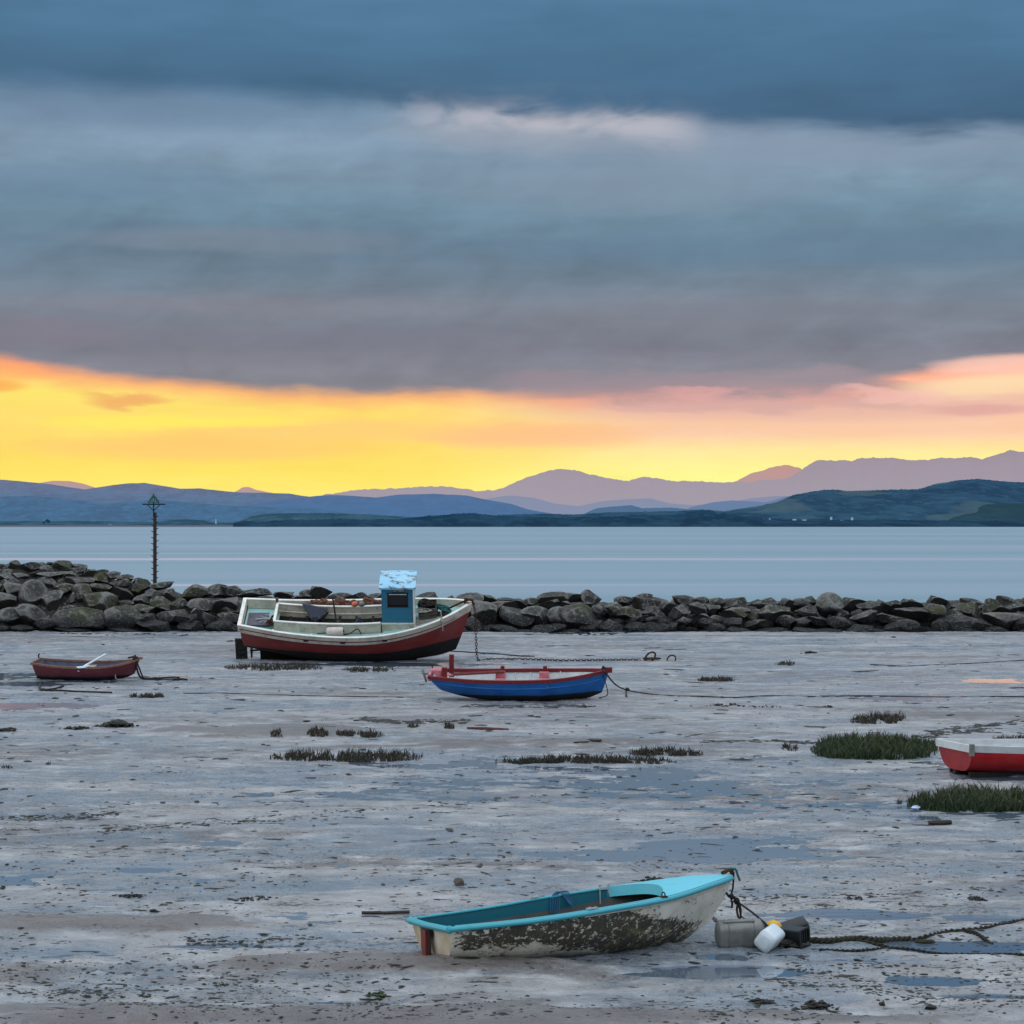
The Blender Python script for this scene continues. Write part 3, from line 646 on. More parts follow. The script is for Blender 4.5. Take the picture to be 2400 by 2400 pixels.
rk(1100, 1360, .3364, [(20, 98, 170, 80), (120, 92, 175, 150), (60, 120, 200, 120), (290, 118, 210, 220, 2), (420, 130, 200, 120, 2), (590, 85, 185, 200, 2), (735, 83, 160, 135, 2), (845, 82, 190, 120, 2), (915, 165, 260, 110, 3), (1060, 120, 190, 150, 2),
    (1205, 100, 170, 130, 2), (1240, 115, 225, 240, 2), (1385, 150, 240, 120, 2), (1510, 114, 190, 170, 2), (1630, 125, 190, 110, 2), (1720, 122, 190, 115, 2), (1850, 114, 205, 160, 2), (560, 130, 200, 130, 2), (980, 160, 240, 80, 2),
    (90, 150, 335, 200, 0), (245, 145, 235, 190, 2), (340, 190, 315, 230, 0, -22), (465, 198, 325, 220, 0), (615, 145, 225, 160, 0), (780, 140, 205, 180, 0), (620, 200, 330, 150, 0), (775, 182, 352, 250, 1), (880, 200, 290, 110, 1), (1030, 165, 255, 160, 1), (1100, 200, 285, 165, 1),
    (1275, 170, 255, 190, 0), (1255, 252, 305, 160, 0), (1360, 270, 320, 110, 0), (1450, 168, 260, 160, 0), (1590, 163, 240, 130, 0), (1580, 240, 318, 160, 0), (1685, 165, 240, 110, 0), (1830, 198, 275, 230, 1), (1740, 248, 312, 140, 1), (1900, 190, 260, 100),
    (520, 310, 372, 260, 3), (250, 318, 376, 200, 3), (130, 310, 384, 160, 1), (870, 285, 378, 170, 3), (980, 270, 378, 170, 3), (1150, 290, 378, 180, 3), (1290, 300, 380, 200, 3), (1400, 290, 380, 140, 3), (1530, 320, 380, 220, 0), (1700, 305, 380, 150, 3), (1860, 330, 380, 190, 3), (700, 345, 380, 240, 3), (1480, 255, 330, 120, 3), (1860, 270, 340, 150, 3), (400, 340, 378, 200, 3), (1660, 270, 330, 100, 3), (30, 330, 390, 150, 3), (1180, 240, 300, 120, 3)])
rk(1750, 1360, .3364, [(130, 126, 195, 230, 2), (290, 128, 205, 95, 2), (375, 128, 205, 110, 2), (440, 114, 170, 95, 2), (575, 108, 268, 190, 0), (725, 121, 205, 200, 2), (865, 130, 245, 180, 0), (950, 140, 230, 120, 2), (1035, 150, 210, 95, 2), (1155, 134, 215, 170, 2),
    (1315, 106, 200, 140, 2), (1430, 130, 205, 115, 0), (1550, 130, 190, 150, 2), (1690, 142, 255, 135, 1), (1805, 117, 190, 140, 2), (1925, 130, 210, 90), (420, 170, 260, 150, 2),
    (180, 165, 325, 250, 1), (370, 253, 335, 140, 0), (500, 245, 325, 160, 0), (820, 203, 305, 185, 0, 12), (1015, 240, 296, 210, 0), (1140, 178, 278, 300, 0, 6), (1290, 175, 290, 170, 1), (1475, 228, 355, 240, 0), (1545, 165, 255, 180, 1), (1785, 223, 345, 250, 0), (1835, 165, 225, 180, 0), (1450, 190, 250, 110),
    (60, 213, 285, 140, 1), (630, 262, 345, 170, 3), (270, 250, 330, 120, 3), (1905, 245, 345, 120, 3), (1525, 325, 386, 210, 0), (1765, 325, 386, 180, 3), (1220, 320, 384, 220, 3), (920, 336, 382, 180, 3), (770, 305, 380, 200, 3), (90, 268, 352, 180, 3), (400, 335, 380, 300, 3), (150, 335, 380, 250, 3), (600, 340, 380, 200, 3),
    (1090, 285, 380, 200, 3), (1040, 300, 380, 140, 3), (1640, 270, 370, 130, 3), (1360, 270, 380, 120, 3), (1930, 335, 388, 130, 3), (1660, 345, 388, 150, 3), (640, 190, 280, 110, 2)])
# behind the fishing boat the wall carries on
rk(520, 1320, .3106, [(60, 180, 260, 200, 2), (250, 190, 260, 230, 2), (480, 215, 275, 170, 2), (640, 210, 290, 150, 2), (720, 178, 290, 190, 2), (900, 230, 300, 170, 2), (1030, 228, 300, 110, 2), (1150, 234, 300, 140, 2), (1320, 240, 330, 220, 2), (1570, 222, 320, 180, 2), (1720, 250, 350, 130, 2), (1870, 236, 420, 190, 0),
    (60, 255, 380, 200, 0), (60, 380, 460, 190, 1), (60, 455, 520, 190, 3), (300, 300, 420, 200, 2), (520, 300, 420, 200, 2), (1650, 300, 420, 200, 2), (1890, 400, 540, 150, 3), (1500, 300, 400, 160, 2), (760, 300, 420, 250, 2), (1000, 300, 420, 220, 2), (1250, 320, 450, 240, 2),
    (300, 420, 540, 260, 3), (560, 440, 550, 260, 3), (860, 440, 550, 280, 3), (1200, 450, 550, 300, 3), (1500, 430, 550, 260, 3), (1750, 430, 550, 220, 3), (1640, 500, 556, 200, 3)])
def crest(px):
    return float(np.interp(px, [0, 160, 250, 330, 420, 520, 1100, 1300, 1400, 1560, 2400], [1330, 1326, 1345, 1368, 1386, 1392, 1402, 1402, 1412, 1405, 1408]))
rg = random.Random(5)
for i in range(150):
    px = rg.uniform(0, 2400); c_ = crest(px); cy = rg.uniform(c_ + 12, 1474); w_ = rg.uniform(18, 44); h_ = w_ * rg.uniform(.5, .8)
    if cy > 1448: k = 3
    else: k = None
    ROCKS.append((px, cy - h_ / 2, cy + h_ / 2, w_, k if k else rg.choice([0, 0, 1, 2]), None, True))
for r in list(ROCKS):
    if 3 < r[0] < 380: ROCKS.append((-r[0],) + r[1:])
    if r[0] > 2030: ROCKS.append((4812 - r[0],) + r[1:])
TAGS = {0: ['pale grey', 'lichen-spotted grey', 'weathered grey'], 1: ['mossy green-tinged', 'moss-patched grey'], 2: ['dark grey', 'brown-grey'], 3: ['black weed-covered', 'dark weed-hung']}
def where(px):
    if px < -10: return 'past the left edge of view'
    if px > 2410: return 'past the right edge of view'
    for lim, s in ((120, 'at the wall\'s left end'), (250, 'on the high left mound'), (340, 'just left of the marker pole'), (400, 'just right of the marker pole'), (560, 'between marker pole and fishing boat'),
                   (700, "behind the fishing boat's stern"), (880, "behind the fishing boat's middle"), (1010, "near the fishing boat's wheelhouse"), (1160, "at the fishing boat's bow"), (1320, 'right of the bow chain'), (1450, 'above the blue dinghy bow'),
                   (1650, 'above the rusty mooring ring'), (1850, 'right of the mooring ring'), (2050, 'in the right half'), (2250, 'towards the right end')):
        if px < lim: return s
    return 'at the wall\'s right end'
recs = []
for r in ROCKS:
    px, t_, b_, w_, kind, tilt = r[:6]; fill = len(r) > 6
    if kind is None: kind = rg.choice([0, 0, 1, 2])
    yc = (t_ + b_) / 2; D = 89.6
    for _ in range(6):
        z = H - (yc - 1230) / F * D; D = 89.9 + max(z, -0.2) * 1.5 + (1.0 if fill else 0)
    if kind == 3: D -= 0.25
    me = rg.choice(RM[kind]); o = bpy.data.objects.new('boulder', me); C.objects.link(o)
    k = D / F; hx = w_ / 2 * k * 1.24; hh = (b_ - t_) / 2 * k * 1.32
    o.location = ((px - 1200) * k, D, z)
    o.scale = (hx, (hx + hh) * 0.62, hh)
    flip = rg.choice([0, math.pi]); tl = R(-(tilt if tilt is not None else rg.uniform(-9, 9)))
    o.rotation_euler = (rg.uniform(-.1, .1), tl if flip == 0 else -tl, rg.uniform(-.3, .3) + flip)
    ar = w_ / (b_ - t_)
    shape = 'flat slab' if ar > 2.1 else ('upright boulder' if ar < 0.95 else ('broad boulder' if ar > 1.5 else 'boulder'))
    size = 'big' if w_ > 60 else ('middling' if w_ > 36 else 'small')
    rel = (yc - crest(px)) / (1482 - crest(px))
    row = 'on the crest' if rel < 0.22 else ('at the foot' if rel > 0.78 else ('in the upper part' if rel < 0.5 else 'in the lower part'))
    o['_a'] = (w_ * (b_ - t_)) if -5 < px < 2405 else 0.0; o['_k'] = kind
    recs.append((o, px, [size, rg.choice(TAGS[kind]), shape, row, where(px)]))
recs.sort(key=lambda q: -q[0]['_a'])
rest = recs[285:]; recs = recs[:285]
mv = []; mf = []; mi = []; base_ = 0
for o, px, d in rest:      # the smallest stones and those past the frame: one heap of rubble
    M_ = np.array(Matrix.LocRotScale(o.location, o.rotation_euler, o.scale)); me = o.data
    co_ = np.empty(len(me.vertices) * 3, np.float32); me.vertices.foreach_get('co', co_); co_ = co_.reshape(-1, 3)
    fi = np.empty(len(me.polygons) * 3, np.int32); me.polygons.foreach_get('vertices', fi)
    mv.append(co_ @ M_[:3, :3].T + M_[:3, 3]); mf.append(fi.reshape(-1, 3) + base_); mi.append(np.full(len(me.polygons), o['_k'])); base_ += len(co_)
    bpy.data.objects.remove(o)
ro = fast_mesh('rubble_stones', np.concatenate(mv), np.concatenate(mf), ROCKM[0])
for mt_ in ROCKM[1:] + [WEEDROCK]: ro.data.materials.append(mt_)
ro.data.polygons.foreach_set('material_index', np.concatenate(mi).astype(np.int32))
try: ro.data.set_sharp_from_angle(angle=R(28))
except Exception: pass
tag(ro, 'small rubble stones filling the gaps of the breakwater', 'rubble', kind='stuff')
for o, px, d in recs:
    del o['_a']; del o['_k']
by = {}
for o, px, d in recs: by.setdefault(' '.join(d), []).append((px, o))
ORD = ['leftmost', 'second-from-left', 'third-from-left', 'fourth-from-left', 'fifth-from-left', 'sixth-from-left', 'seventh-from-left', 'eighth-from-left']
for lb, l in by.items():
    l.sort(key=lambda q: q[0])
    for i, (px, o) in enumerate(l):
        tag(o, (lb if len(l) == 1 else ORD[min(i, 7)] + ' ' + lb).replace('wall', 'wall'), 'boulder', 'armour boulders of the breakwater')
# rubble core under the boulders
rows = []
for yy, fr in ((89.9, -0.1), (90.8, .22), (92.0, .66), (93.2, 1.0), (95, 1.0), (97, .3), (100, -1)):
    row = []
    for i in range(301):
        px = -1500 + i * 18; x = (px - 1200) / F * yy
        zc = H - (crest(min(max(px, 0), 2400)) + 7 - 1230) / F * 93.4
        fd = min(1, max(0, (px + 420) / 160)) * min(1, max(0, (2860 - px) / 160)); fd = fd * fd * (3 - 2 * fd)
        row.append((x, yy + .3 * mn.noise(Vector((x, yy, 0))), (max(zc * fr, -1) + .7) * fd - .7 + .20 * mn.fractal(Vector((x * 1.5, yy * 1.5, 0)), 1, 2, 3)))
    rows.append(row)
struct(MB().grid(rows).build('rubble_bank', WEEDROCK, ang=180))
for side in (-1, 1):   # the breakwater carries on outside the frame as rough bank
    pass

# ------------------------------------------------------------------ marker pole
Dp = 95.0; k = Dp / F
t = thing('marker_pole', 'tall dark channel marker pole with green triangular cage topmark behind the rocks', 'marker pole', Matrix.Translation((dp(363, 1372, Dp).x, Dp, 0)))
zz = lambda py: H - (py - 1230) * k
MB().tube([(0, 0, .2), (0, 0, zz(1201))], [4.8 * k, 4.0 * k], 12).build('pole', WOODDARK, t)
MB().box((-2.4 * k, -.06, (zz(1176) + zz(1212)) / 2), (2.6 * k, .05, zz(1176) - zz(1212))).build('top_post', BLACKIRON, t, smooth=False)
MB().box((-2 * k, -.07, zz(1182)), (53 * k, .05, 3 * k)).build('crossbar', BLACKIRON, t, smooth=False)
for s in (-1, 1):
    MB().tube([(-2.4 * k + s * 14 * k, -.06, zz(1184)), (-2.4 * k, -.06, zz(1197))], 1.0 * k, 6).build('brace', BLACKIRON, t)
mb = MB(); ax = -2.4 * k; apex = Vector((ax, -.06, zz(1158)))
base = [Vector((ax + 13.5 * k * math.cos(a), -.06 + 13.5 * k * math.sin(a), zz(1177))) for a in [i * math.pi / 6 for i in range(12)]]
for b in base: mb.tube([apex, b], .75 * k, 5)
for i in range(12): mb.tube([base[i], base[(i + 1) % 12]], .9 * k, 5)
mb.ball(apex, 1.8 * k, 8, 6)
for b in (base[0], base[6]): mb.tube([b * .8 + Vector((ax, -.06, zz(1177))) * .2, b * .8 + Vector((ax, -.06, zz(1177))) * .2 - Vector((0, 0, 5 * k))], 1 * k, 5)
mb.build('topmark', GREENPAINT, t)
for i in range(11):
    z = zz(1361 - i * 14.4)
    MB().tube([(-4 * k, -.02, z - .01), (-9 * k, -.02, z + .02)], [1.2 * k, .7 * k], 5).build('step_peg', BLACKIRON, t)
    z = zz(1354 - i * 14.4)
    MB().tube([(4 * k, -.02, z - .01), (9 * k, -.02, z + .02)], [1.2 * k, .7 * k], 5).build('step_peg', BLACKIRON, t)

# ------------------------------------------------------------------ hull generator
class Hull:
    def __init__(s, L, b, sh, ke, rake_bow=0.3, rake_stern=0.1, full=(0.75, 1.35), bowv=0.6, fore=0.0):
        s.L = L; s.b = interp(*b); s.s = interp(*sh); s.k = interp(*ke); s.rb = rake_bow; s.rs = rake_stern; s.full = full; s.bv = bowv
    def p(s, t, v, side=1, inset=0.0, up=0.0):
        b = max(s.b(t) - inset, 0.004); zk = s.k(t) + inset; zs = s.s(t) + up; ph = v * math.pi / 2
        yr = max(math.sin(ph), 0) ** s.full[0]; zr = 1 - max(math.cos(ph), 0) ** s.full[1]
        w = max(0, (t - (1 - s.bv)) / s.bv) ** 1.6
        yv = v ** 0.95; zv = v ** 1.05
        yn = yr * (1 - w) + yv * w; zn = zr * (1 - w) + zv * w
        z = zk + (zs - zk) * zn
        f = min(1.0, z / max(s.s(t), .01))
        xk = s.L * t
        x = xk - s.rb * (t ** 3) * (1 - f) ** 1.3 + s.rs * ((1 - t) ** 3) * (1 - f)
        if inset: x = min(max(x, inset + s.rs * ((1 - t) ** 3) * (1 - f)), s.L - inset * 3)
        return Vector((x, side * b * yn, z))
    def shell(s, nt=44, nv=16, v0=0, v1=1, inset=0, t0=0, t1=1):
        m = MB()
        rows = []
        for i in range(nt + 1):
            t = t0 + (t1 - t0) * i / nt
            a = [s.p(t, v1 + (v0 - v1) * j / nv, -1, inset) for j in range(nv + 1)]
            c = [s.p(t, v0 + (v1 - v0) * j / nv, 1, inset) for j in range(nv + 1)]
            rows.append(a + c[1:] if v0 == 0 else a)
        m.grid(rows)
        return m
    def transom(s, m=None, inset=0, nv=16, v0=0, v1=1, t=0):
        m = m or MB(); rows = []
        for j in range(nv + 1):
            v = v0 + (v1 - v0) * j / nv; a = s.p(t, v, -1, inset); c = s.p(t, v, 1, inset)
            rows.append([a.lerp(c, q / 6) for q in range(7)])
        return m.grid(rows)
    def line(s, v, side, t0=0, t1=1, n=40, inset=0, dz=0, out=0):
        r = []
        for i in range(n + 1):
            q = s.p(t0 + (t1 - t0) * i / n, v, side, inset); q.z += dz; q.y += side * out; r.append(q)
        return r
    def cap(s, w, h, dz=0, t0=0.0, t1=1.0, n=44, drop=0.0):
        "rail round the top: inner and outer edge, with thickness"
        m = MB()
        for side in (-1, 1):
            rows = []
            for i in range(n + 1):
                t = t0 + (t1 - t0) * i / n; o_ = s.p(t, 1, side); n_ = s.p(t, 1, side, inset=w)
                o_ = o_ + Vector((0, side * .012, 0)); z1 = s.s(t) + dz; z0 = z1 - h
                iy = n_.y if abs(n_.y) < abs(o_.y) else 0
                rows.append([(o_.x, o_.y, z0), (o_.x, o_.y, z1), (o_.x, iy, z1), (o_.x, iy, z0)])
            m.grid(rows, True)
            m.f.append(tuple(len(m.v) - 4 + q for q in range(4)))
        return m

def boxbetween(m, a, b, w, h):
    "plank from a to b, width w horizontally across, thickness h"
    a = Vector(a); b = Vector(b); return m.sweep([a, b], w, h)

# ================================================================== big fishing boat
g = gp(566, 1545)
MBOAT = pose(-7.96, 71.2, 0.0, yaw=-.3, heel=26) @ Matrix.Scale(.98, 4)
bt = thing('fishing_boat', 'maroon and cream fishing boat with blue wheelhouse heeled over before the rocks', 'boat', MBOAT)
hb = Hull(6.9, ([0, .15, .3, .5, .65, .8, .9, .96, 1], [.84, 1.0, 1.12, 1.2, 1.14, .86, .54, .26, .03]),
          ([0, .2, .4, .55, .7, .85, 1], [1.60, 1.44, 1.37, 1.38, 1.48, 1.66, 1.93]),
          ([0, .12, .3, .45, .8, .93, 1], [.58, .42, .20, .1, .06, .16, .34]), rake_bow=.62, rake_stern=.12, full=(.62, 1.5), bowv=.42)
m = hb.shell(); hb.transom(m)
m.build('hull', HULL_BIG, bt, ang=50)
# keel and deadwood
m = MB(); rows = []
for i in range(21):
    x = .48 + 4.75 * i / 20; t_ = x / 6.9; rows.append([(x, -.05, -.02), (x, -.05, hb.k(t_) + .12), (x, .05, hb.k(t_) + .12), (x, .05, -.02)])
m.grid(rows, True); m.f += [(0, 1, 2, 3), tuple(len(m.v) - 4 + q for q in range(4))]
m.build('keel', BLACKIRON, bt, smooth=False)
# cream top strake standing proud of the planking
m = MB()
for side in (-1, 1):
    rows = []
    for i in range(45):
        t_ = i / 44; a = hb.p(t_, 1, side); r_ = []
        for q_ in range(6):
            zt = a.z - .235 * (1 - q_ / 5); lo_, hi_ = .3, 1.0
            for _ in range(14):
                mid = (lo_ + hi_) / 2
                if hb.p(t_, mid, side).z > zt: hi_ = mid
                else: lo_ = mid
            b_ = hb.p(t_, hi_, side); r_.append(b_ + Vector((0.03 * t_ ** 4, side * .032, .02 if q_ == 5 else 0)))
        inn = a + Vector((0, -side * min(.05, abs(a.y) * .8), .02))
        rows.append(r_ + [inn, inn - Vector((0, 0, .19))])
    m.grid(rows, True)
a0 = hb.p(0, 1, -1); b0 = hb.p(0, 1, 1)
m.box((a0.x - .01, 0, a0.z - .075), (.07, 2 * b0.y + .05, .19))
m.build('top_strake', CREAM, bt)
m = MB()
for side in (-1, 1):
    m.sweep([q + Vector((0, side * .0, .034)) for q in hb.line(1, side, 0, .985)], .085, .022)
m.box((a0.x + .0, 0, a0.z + .034), (.11, 2 * b0.y + .08, .026))
m.build('gunwale', CREAMTOP, bt)
# dark rubbing bead under the strake, with three scupper patches
m = MB()
for side in (-1, 1):
    m.tube([hb.p(i / 40, .86, side).lerp(hb.p(i / 40, 1, side), .28) + Vector((0, side * .02, -.02)) for i in range(40)], .022, 6)
m.build('rubbing_bead', REDTRIM, bt)
for x_ in (2.0, 3.1, 4.35):
    t_ = x_ / 6.9; a = hb.p(t_, 1, -1); MB().box((x_, a.y - .028, a.z - .135), (.15, .03, .05)).build('scupper', BLACKIRON, bt, smooth=False)
# deck and inner bulwark lining
m = MB(); rows = []
for i in range(41):
    t_ = .012 + .97 * i / 40; zd = hb.s(t_) - .17 - (.10 if t_ < .14 else 0); b_ = hb.b(t_) - .06
    rows.append([(hb.L * t_, y_ * max(b_, .01), zd) for y_ in (-1, -.55, 0, .55, 1)])
deck = MB()
cx0, cx1, cw = 1.02, 4.2, .56
for i in range(40):
    xa, xb = rows[i][0][0], rows[i + 1][0][0]
    for j in range(4):
        if cx0 < (xa + xb) / 2 < cx1 and j in (1, 2): continue
        deck.add([rows[i][j], rows[i][j + 1], rows[i + 1][j + 1], rows[i + 1][j]], [(0, 1, 2, 3)])
deck.build('deck', TURQ, bt, ang=180)
m = MB()
for side in (-1, 1):
    r1 = []; 
    for i in range(41):
        t_ = .012 + .97 * i / 40; b_ = max(hb.b(t_) - .055, .01); r1.append([(hb.L * t_, side * b_, hb.s(t_) + .01), (hb.L * t_, side * b_, hb.s(t_) - .13), (hb.L * t_, side * b_, hb.s(t_) - .26)])
    m.grid(r1)
m.grid([[(.05, -.78, 1.6), (.05, .78, 1.6)], [(.05, -.78, 1.3), (.05, .78, 1.3)]])
m.build('bulwark_lining', CREAM, bt)
# frames along the inside of the bulwark
for x_ in (1.0, 2.15, 4.2):
    for side in (-1, 1):
        t_ = x_ / 6.9; MB().box((x_, side * (hb.b(t_) - .10), hb.s(t_) - .12), (.05, .09, .26)).build('bulwark_knee', CREAMTOP, bt, smooth=False)
# coaming round the open hold
ct = lambda x: hb.s(x / 6.9) + .12
for nm, ya in (('coaming', -cw), ('coaming', cw)):
    m = MB(); m.sweep([(x, ya, ct(x) - .19) for x in np.linspace(cx0, cx1, 14)], .035, .40); m.build(nm, CREAM, bt, smooth=False)
    m = MB(); m.sweep([(x, ya, ct(x) + .025) for x in np.linspace(cx0 - .03, cx1, 14)], .075, .028); m.build('coaming_cap', CREAMTOP, bt, smooth=False)
m = MB(); m.box((cx0, 0, ct(cx0) - .19), (.035, 2 * cw, .40)); m.build('coaming', CREAM, bt, smooth=False)
m = MB(); m.box((cx0, 0, ct(cx0) + .027), (.08, 2 * cw - .08, .03)); m.build('coaming_cap', CREAMTOP, bt, smooth=False)
m = MB(); m.sweep([(x, cw - .03, ct(x) - .22) for x in np.linspace(cx0, cx1, 12)], .03, .02); m.build('coaming_rail', CREAMTOP, bt, smooth=False)
# hold lining below
m = MB(); m.grid([[(cx0, -cw, 1.1), (cx1, -cw, 1.1)], [(cx0, -cw * .8, .55), (cx1, -cw * .8, .55)], [(cx0, cw * .8, .55), (cx1, cw * .8, .55)], [(cx0, cw, 1.2), (cx1, cw, 1.2)]])
m.build('hold', DARKIN, bt, smooth=False)
for x_ in np.linspace(1.4, 3.9, 6):
    MB().box((x_, cw * .93, .95), (.07, .05, .5)).build('hold_frame', WOODGREY, bt, smooth=False)
# near-side low locker board on the side deck
m = MB(); m.sweep([(x, -(hb.b(x / 6.9) - .13), hb.s(x / 6.9) - .12) for x in np.linspace(2.2, 4.2, 10)], .03, .22); m.build('side_board', CREAM, bt, smooth=False)
m = MB(); m.box((1.0, cw + .06, hb.s(.14) + .06), (.08, .07, .46)); m.build('post', WOODGREY, bt, smooth=False)
# wheelhouse
W0, W1, WY, Z0, Z1 = 4.24, 5.20, .50, 1.50, 2.70
MB().box(((W0 + W1) / 2, 0, (1.1 + Z0) / 2), (W1 - W0 + .02, 2 * WY + .02, Z0 - 1.1)).build('wheelhouse_base', CREAM, bt, smooth=False)
m = MB(); m.box((W0 + .02, 0, (Z0 + Z1) / 2), (.04, 2 * WY - .06, Z1 - Z0)); m.box((W1 - .02, 0, (Z0 + Z1) / 2), (.04, 2 * WY - .06, Z1 - Z0)); m.box(((W0 + W1) / 2, WY - .02, (Z0 + Z1) / 2), (W1 - W0, .04, Z1 - Z0))
m.build('wheelhouse_wall', SIDEBLUE, bt, smooth=False)
# side panel facing the camera with a real window opening
wx0, wx1, wz0, wz1 = 4.43, 5.02, 2.06, 2.52
m = MB(); yb = -WY + .015
for (xa, xb, za, zb) in ((W0, wx0, Z0, Z1), (wx1, W1, Z0, Z1), (wx0, wx1, Z0, wz0), (wx0, wx1, wz1, Z1)):
    m.box(((xa + xb) / 2, yb, (za + zb) / 2), (xb - xa, .03, zb - za))
pn = m.build('wheelhouse_panel', BLUEWALL, bt, smooth=False)
wn = MB().box(((wx0 + wx1) / 2, yb + .03, (wz0 + wz1) / 2), (wx1 - wx0 - .002, .012, wz1 - wz0 - .002)).build('window', GLASS, bt, smooth=False)
m = MB()
for (c_, d_) in ((((wx0 + wx1) / 2, yb - .012, wz1), (wx1 - wx0 + .05, .03, .03)), (((wx0 + wx1) / 2, yb - .012, wz0), (wx1 - wx0 + .05, .03, .025)), ((wx0, yb - .010, (wz0 + wz1) / 2), (.025, .025, wz1 - wz0 - .03)), ((wx1, yb - .010, (wz0 + wz1) / 2), (.025, .025, wz1 - wz0 - .03))):
    m.box(c_, d_)
m.build('window_frame', BLACKIRON, wn, smooth=False)
MB().box(((wx0 + wx1) / 2, yb + .005, wz1 - .05), (wx1 - wx0 - .06, .02, .025)).build('window_bar', CREAMTOP, wn, smooth=False)
m = MB(); m.box((W1 + .005, -WY - .004, (Z0 + Z1) / 2), (.05, .05, Z1 - Z0)); m.box(((W0 + W1) / 2, -WY - .01, Z0 - .0), (W1 - W0 + .04, .04, .04)); m.box((W1 + .03, -WY + .02, Z0 - .1), (.03, .05, .8)); m.build('wheelhouse_trim', CREAMTOP, bt, smooth=False)
# gabled little roof
m = MB(); a = WY + .07; xa, xb = W0 - .06, W1 + .07; zr = Z1 + .05
pr = [(-a, Z1 - .02), (-a, Z1 + .035), (-a * .5, zr + .045), (0, zr + .065), (a * .5, zr + .045), (a, Z1 + .035), (a, Z1 - .02)]
m.grid([[(x_, y_, z_) for y_, z_ in pr] for x_ in (xa, (xa + xb) / 2, xb)]); n_ = len(pr)
m.f += [tuple(range(n_)), tuple(2 * n_ + i for i in range(n_)), (0, n_, 2 * n_ + 0, 2 * n_ + n_ - 1, n_ + n_ - 1, n_ - 1)]
m.build('wheelhouse_roof', PEEL, bt, ang=20)
npl = MB().box((4.76, yb - .03, 2.615), (.37, .02, .105)).build('nameplate', BLACKPL, bt, smooth=False)
cu = bpy.data.curves.new('nameplate_lettering', 'FONT'); cu.body = "LILY MAE'S"; cu.size = .068; cu.align_x = 'CENTER'; cu.align_y = 'CENTER'; cu.extrude = .002; cu.space_character = 1.05
tmp = bpy.data.objects.new('tmp', cu); C.objects.link(tmp); bpy.context.view_layer.update()
me = bpy.data.meshes.new_from_object(tmp.evaluated_get(bpy.context.evaluated_depsgraph_get())); bpy.data.objects.remove(tmp)
me.materials.clear(); me.materials.append(LETTER)
le = bpy.data.objects.new('nameplate_lettering', me); C.objects.link(le); le.parent = npl; le.location = (4.76, yb - .044, 2.615); le.rotation_euler = (R(90), 0, 0)
# stern gear
m = MB(); m.box((-.09, 0, .36), (.36, .05, .72)); m.build('rudder', WEEDROCK, bt, bevel=.02)
m = MB(); m.tube([(.5, 0, .32), (.22, 0, .30)], .03, 8)
m.build('propeller_shaft', BLACKIRON, bt)
m = MB()
for a_ in (10, 130, 250):
    d = Vector((0, math.cos(R(a_)), math.sin(R(a_)))); m.box(Vector((.22, 0, .30)) + d * .12, (.03, .1, .22), Matrix.Rotation(R(a_ - 90), 3, 'X') @ Matrix.Rotation(R(25), 3, 'Z'), .6)
m.ball((.21, 0, .30), .045); m.build('propeller', BLACKIRON, bt)
MB().tube([(6.72, 0, 1.93), (6.72, 0, 2.06), (6.95, 0, 2.03)], [.05, .05, .04], 8).build('bow_fitting', RUST, bt)

def inboat(name, label, cat, loc, rot=(0, 0, 0), Mb=MBOAT):
    return thing(name, label, cat, Mb @ Matrix.Translation(loc) @ Euler([R(a_) for a_ in rot]).to_matrix().to_4x4())
def inb(mb, name, mat, label, cat, loc=(0, 0, 0), rot=(0, 0, 0), Mb=MBOAT, group=None, **kw):
    o = mb.build(name, mat, **kw); o.matrix_basis = Mb @ Matrix.Translation(loc) @ Euler([R(a_) for a_ in rot]).to_matrix().to_4x4()
    return tag(o, label, cat, group)
dk = lambda x: hb.s(x / 6.9) - .17
inb(MB().box((0, 0, .015), (.62, .78, .03)), 'board', BOARD, "grey board lying on the turquoise stern deck of the fishing boat", 'board', (.46, .08, dk(.46) - .055))
# folding anchor on the board
t = inboat('anchor', 'small pale folding anchor on the grey board in the stern', 'anchor', (.62, -.02, dk(.6) + .0))
m = MB(); m.tube([(-.22, 0, .03), (.22, .02, .06)], .016, 6); m.build('shank', METAL, t)
m = MB(); m.tube(smoothpath([(.05, -.26, .05), (.2, -.12, .09), (.22, .1, .09), (.05, .25, .05)], 5), .014, 6); m.tube([(-.1, -.2, .03), (.2, -.02, .07), (-.1, .2, .03)], .012, 6); m.build('fluke', METAL, t)
def tangle(seed, n, ext, r, loops=3):
    rg = random.Random(seed); m = MB()
    for i in range(n):
        pts = []; c = Vector((rg.uniform(-1, 1) * ext[0], rg.uniform(-1, 1) * ext[1], rg.uniform(0, 1) * ext[2])); a = rg.uniform(0, 6)
        for k_ in range(loops * 5):
            a += rg.uniform(.7, 1.3); q = Vector((math.cos(a) * ext[0] * rg.uniform(.3, .6), math.sin(a) * ext[1] * rg.uniform(.3, .6), rg.uniform(-.2, .3) * ext[2]))
            pts.append(c * .6 + q + Vector((0, 0, r)))
        m.tube(smoothpath(pts, 4), r, 5)
    return m
inb(tangle(3, 5, (.16, .34, .16), .018), 'rope_pile', RUST, "rusty brown rope and chain heap beside the stern anchor", 'rope', (.88, -.12, dk(.9) + .0))
m = MB()
for i in range(15):
    rg2 = random.Random(i); m.ball((2.1 + i * .145, .78 + rg2.uniform(-.06, .08), dk(2.6) + .17 + rg2.uniform(0, .06)), (.18, .15, .15 + rg2.uniform(0, .05)), 14, 9, .8, i)
net = inb(m, 'fishing_net', NET, 'long bundled brown fishing net along the far side deck of the fishing boat', 'net')
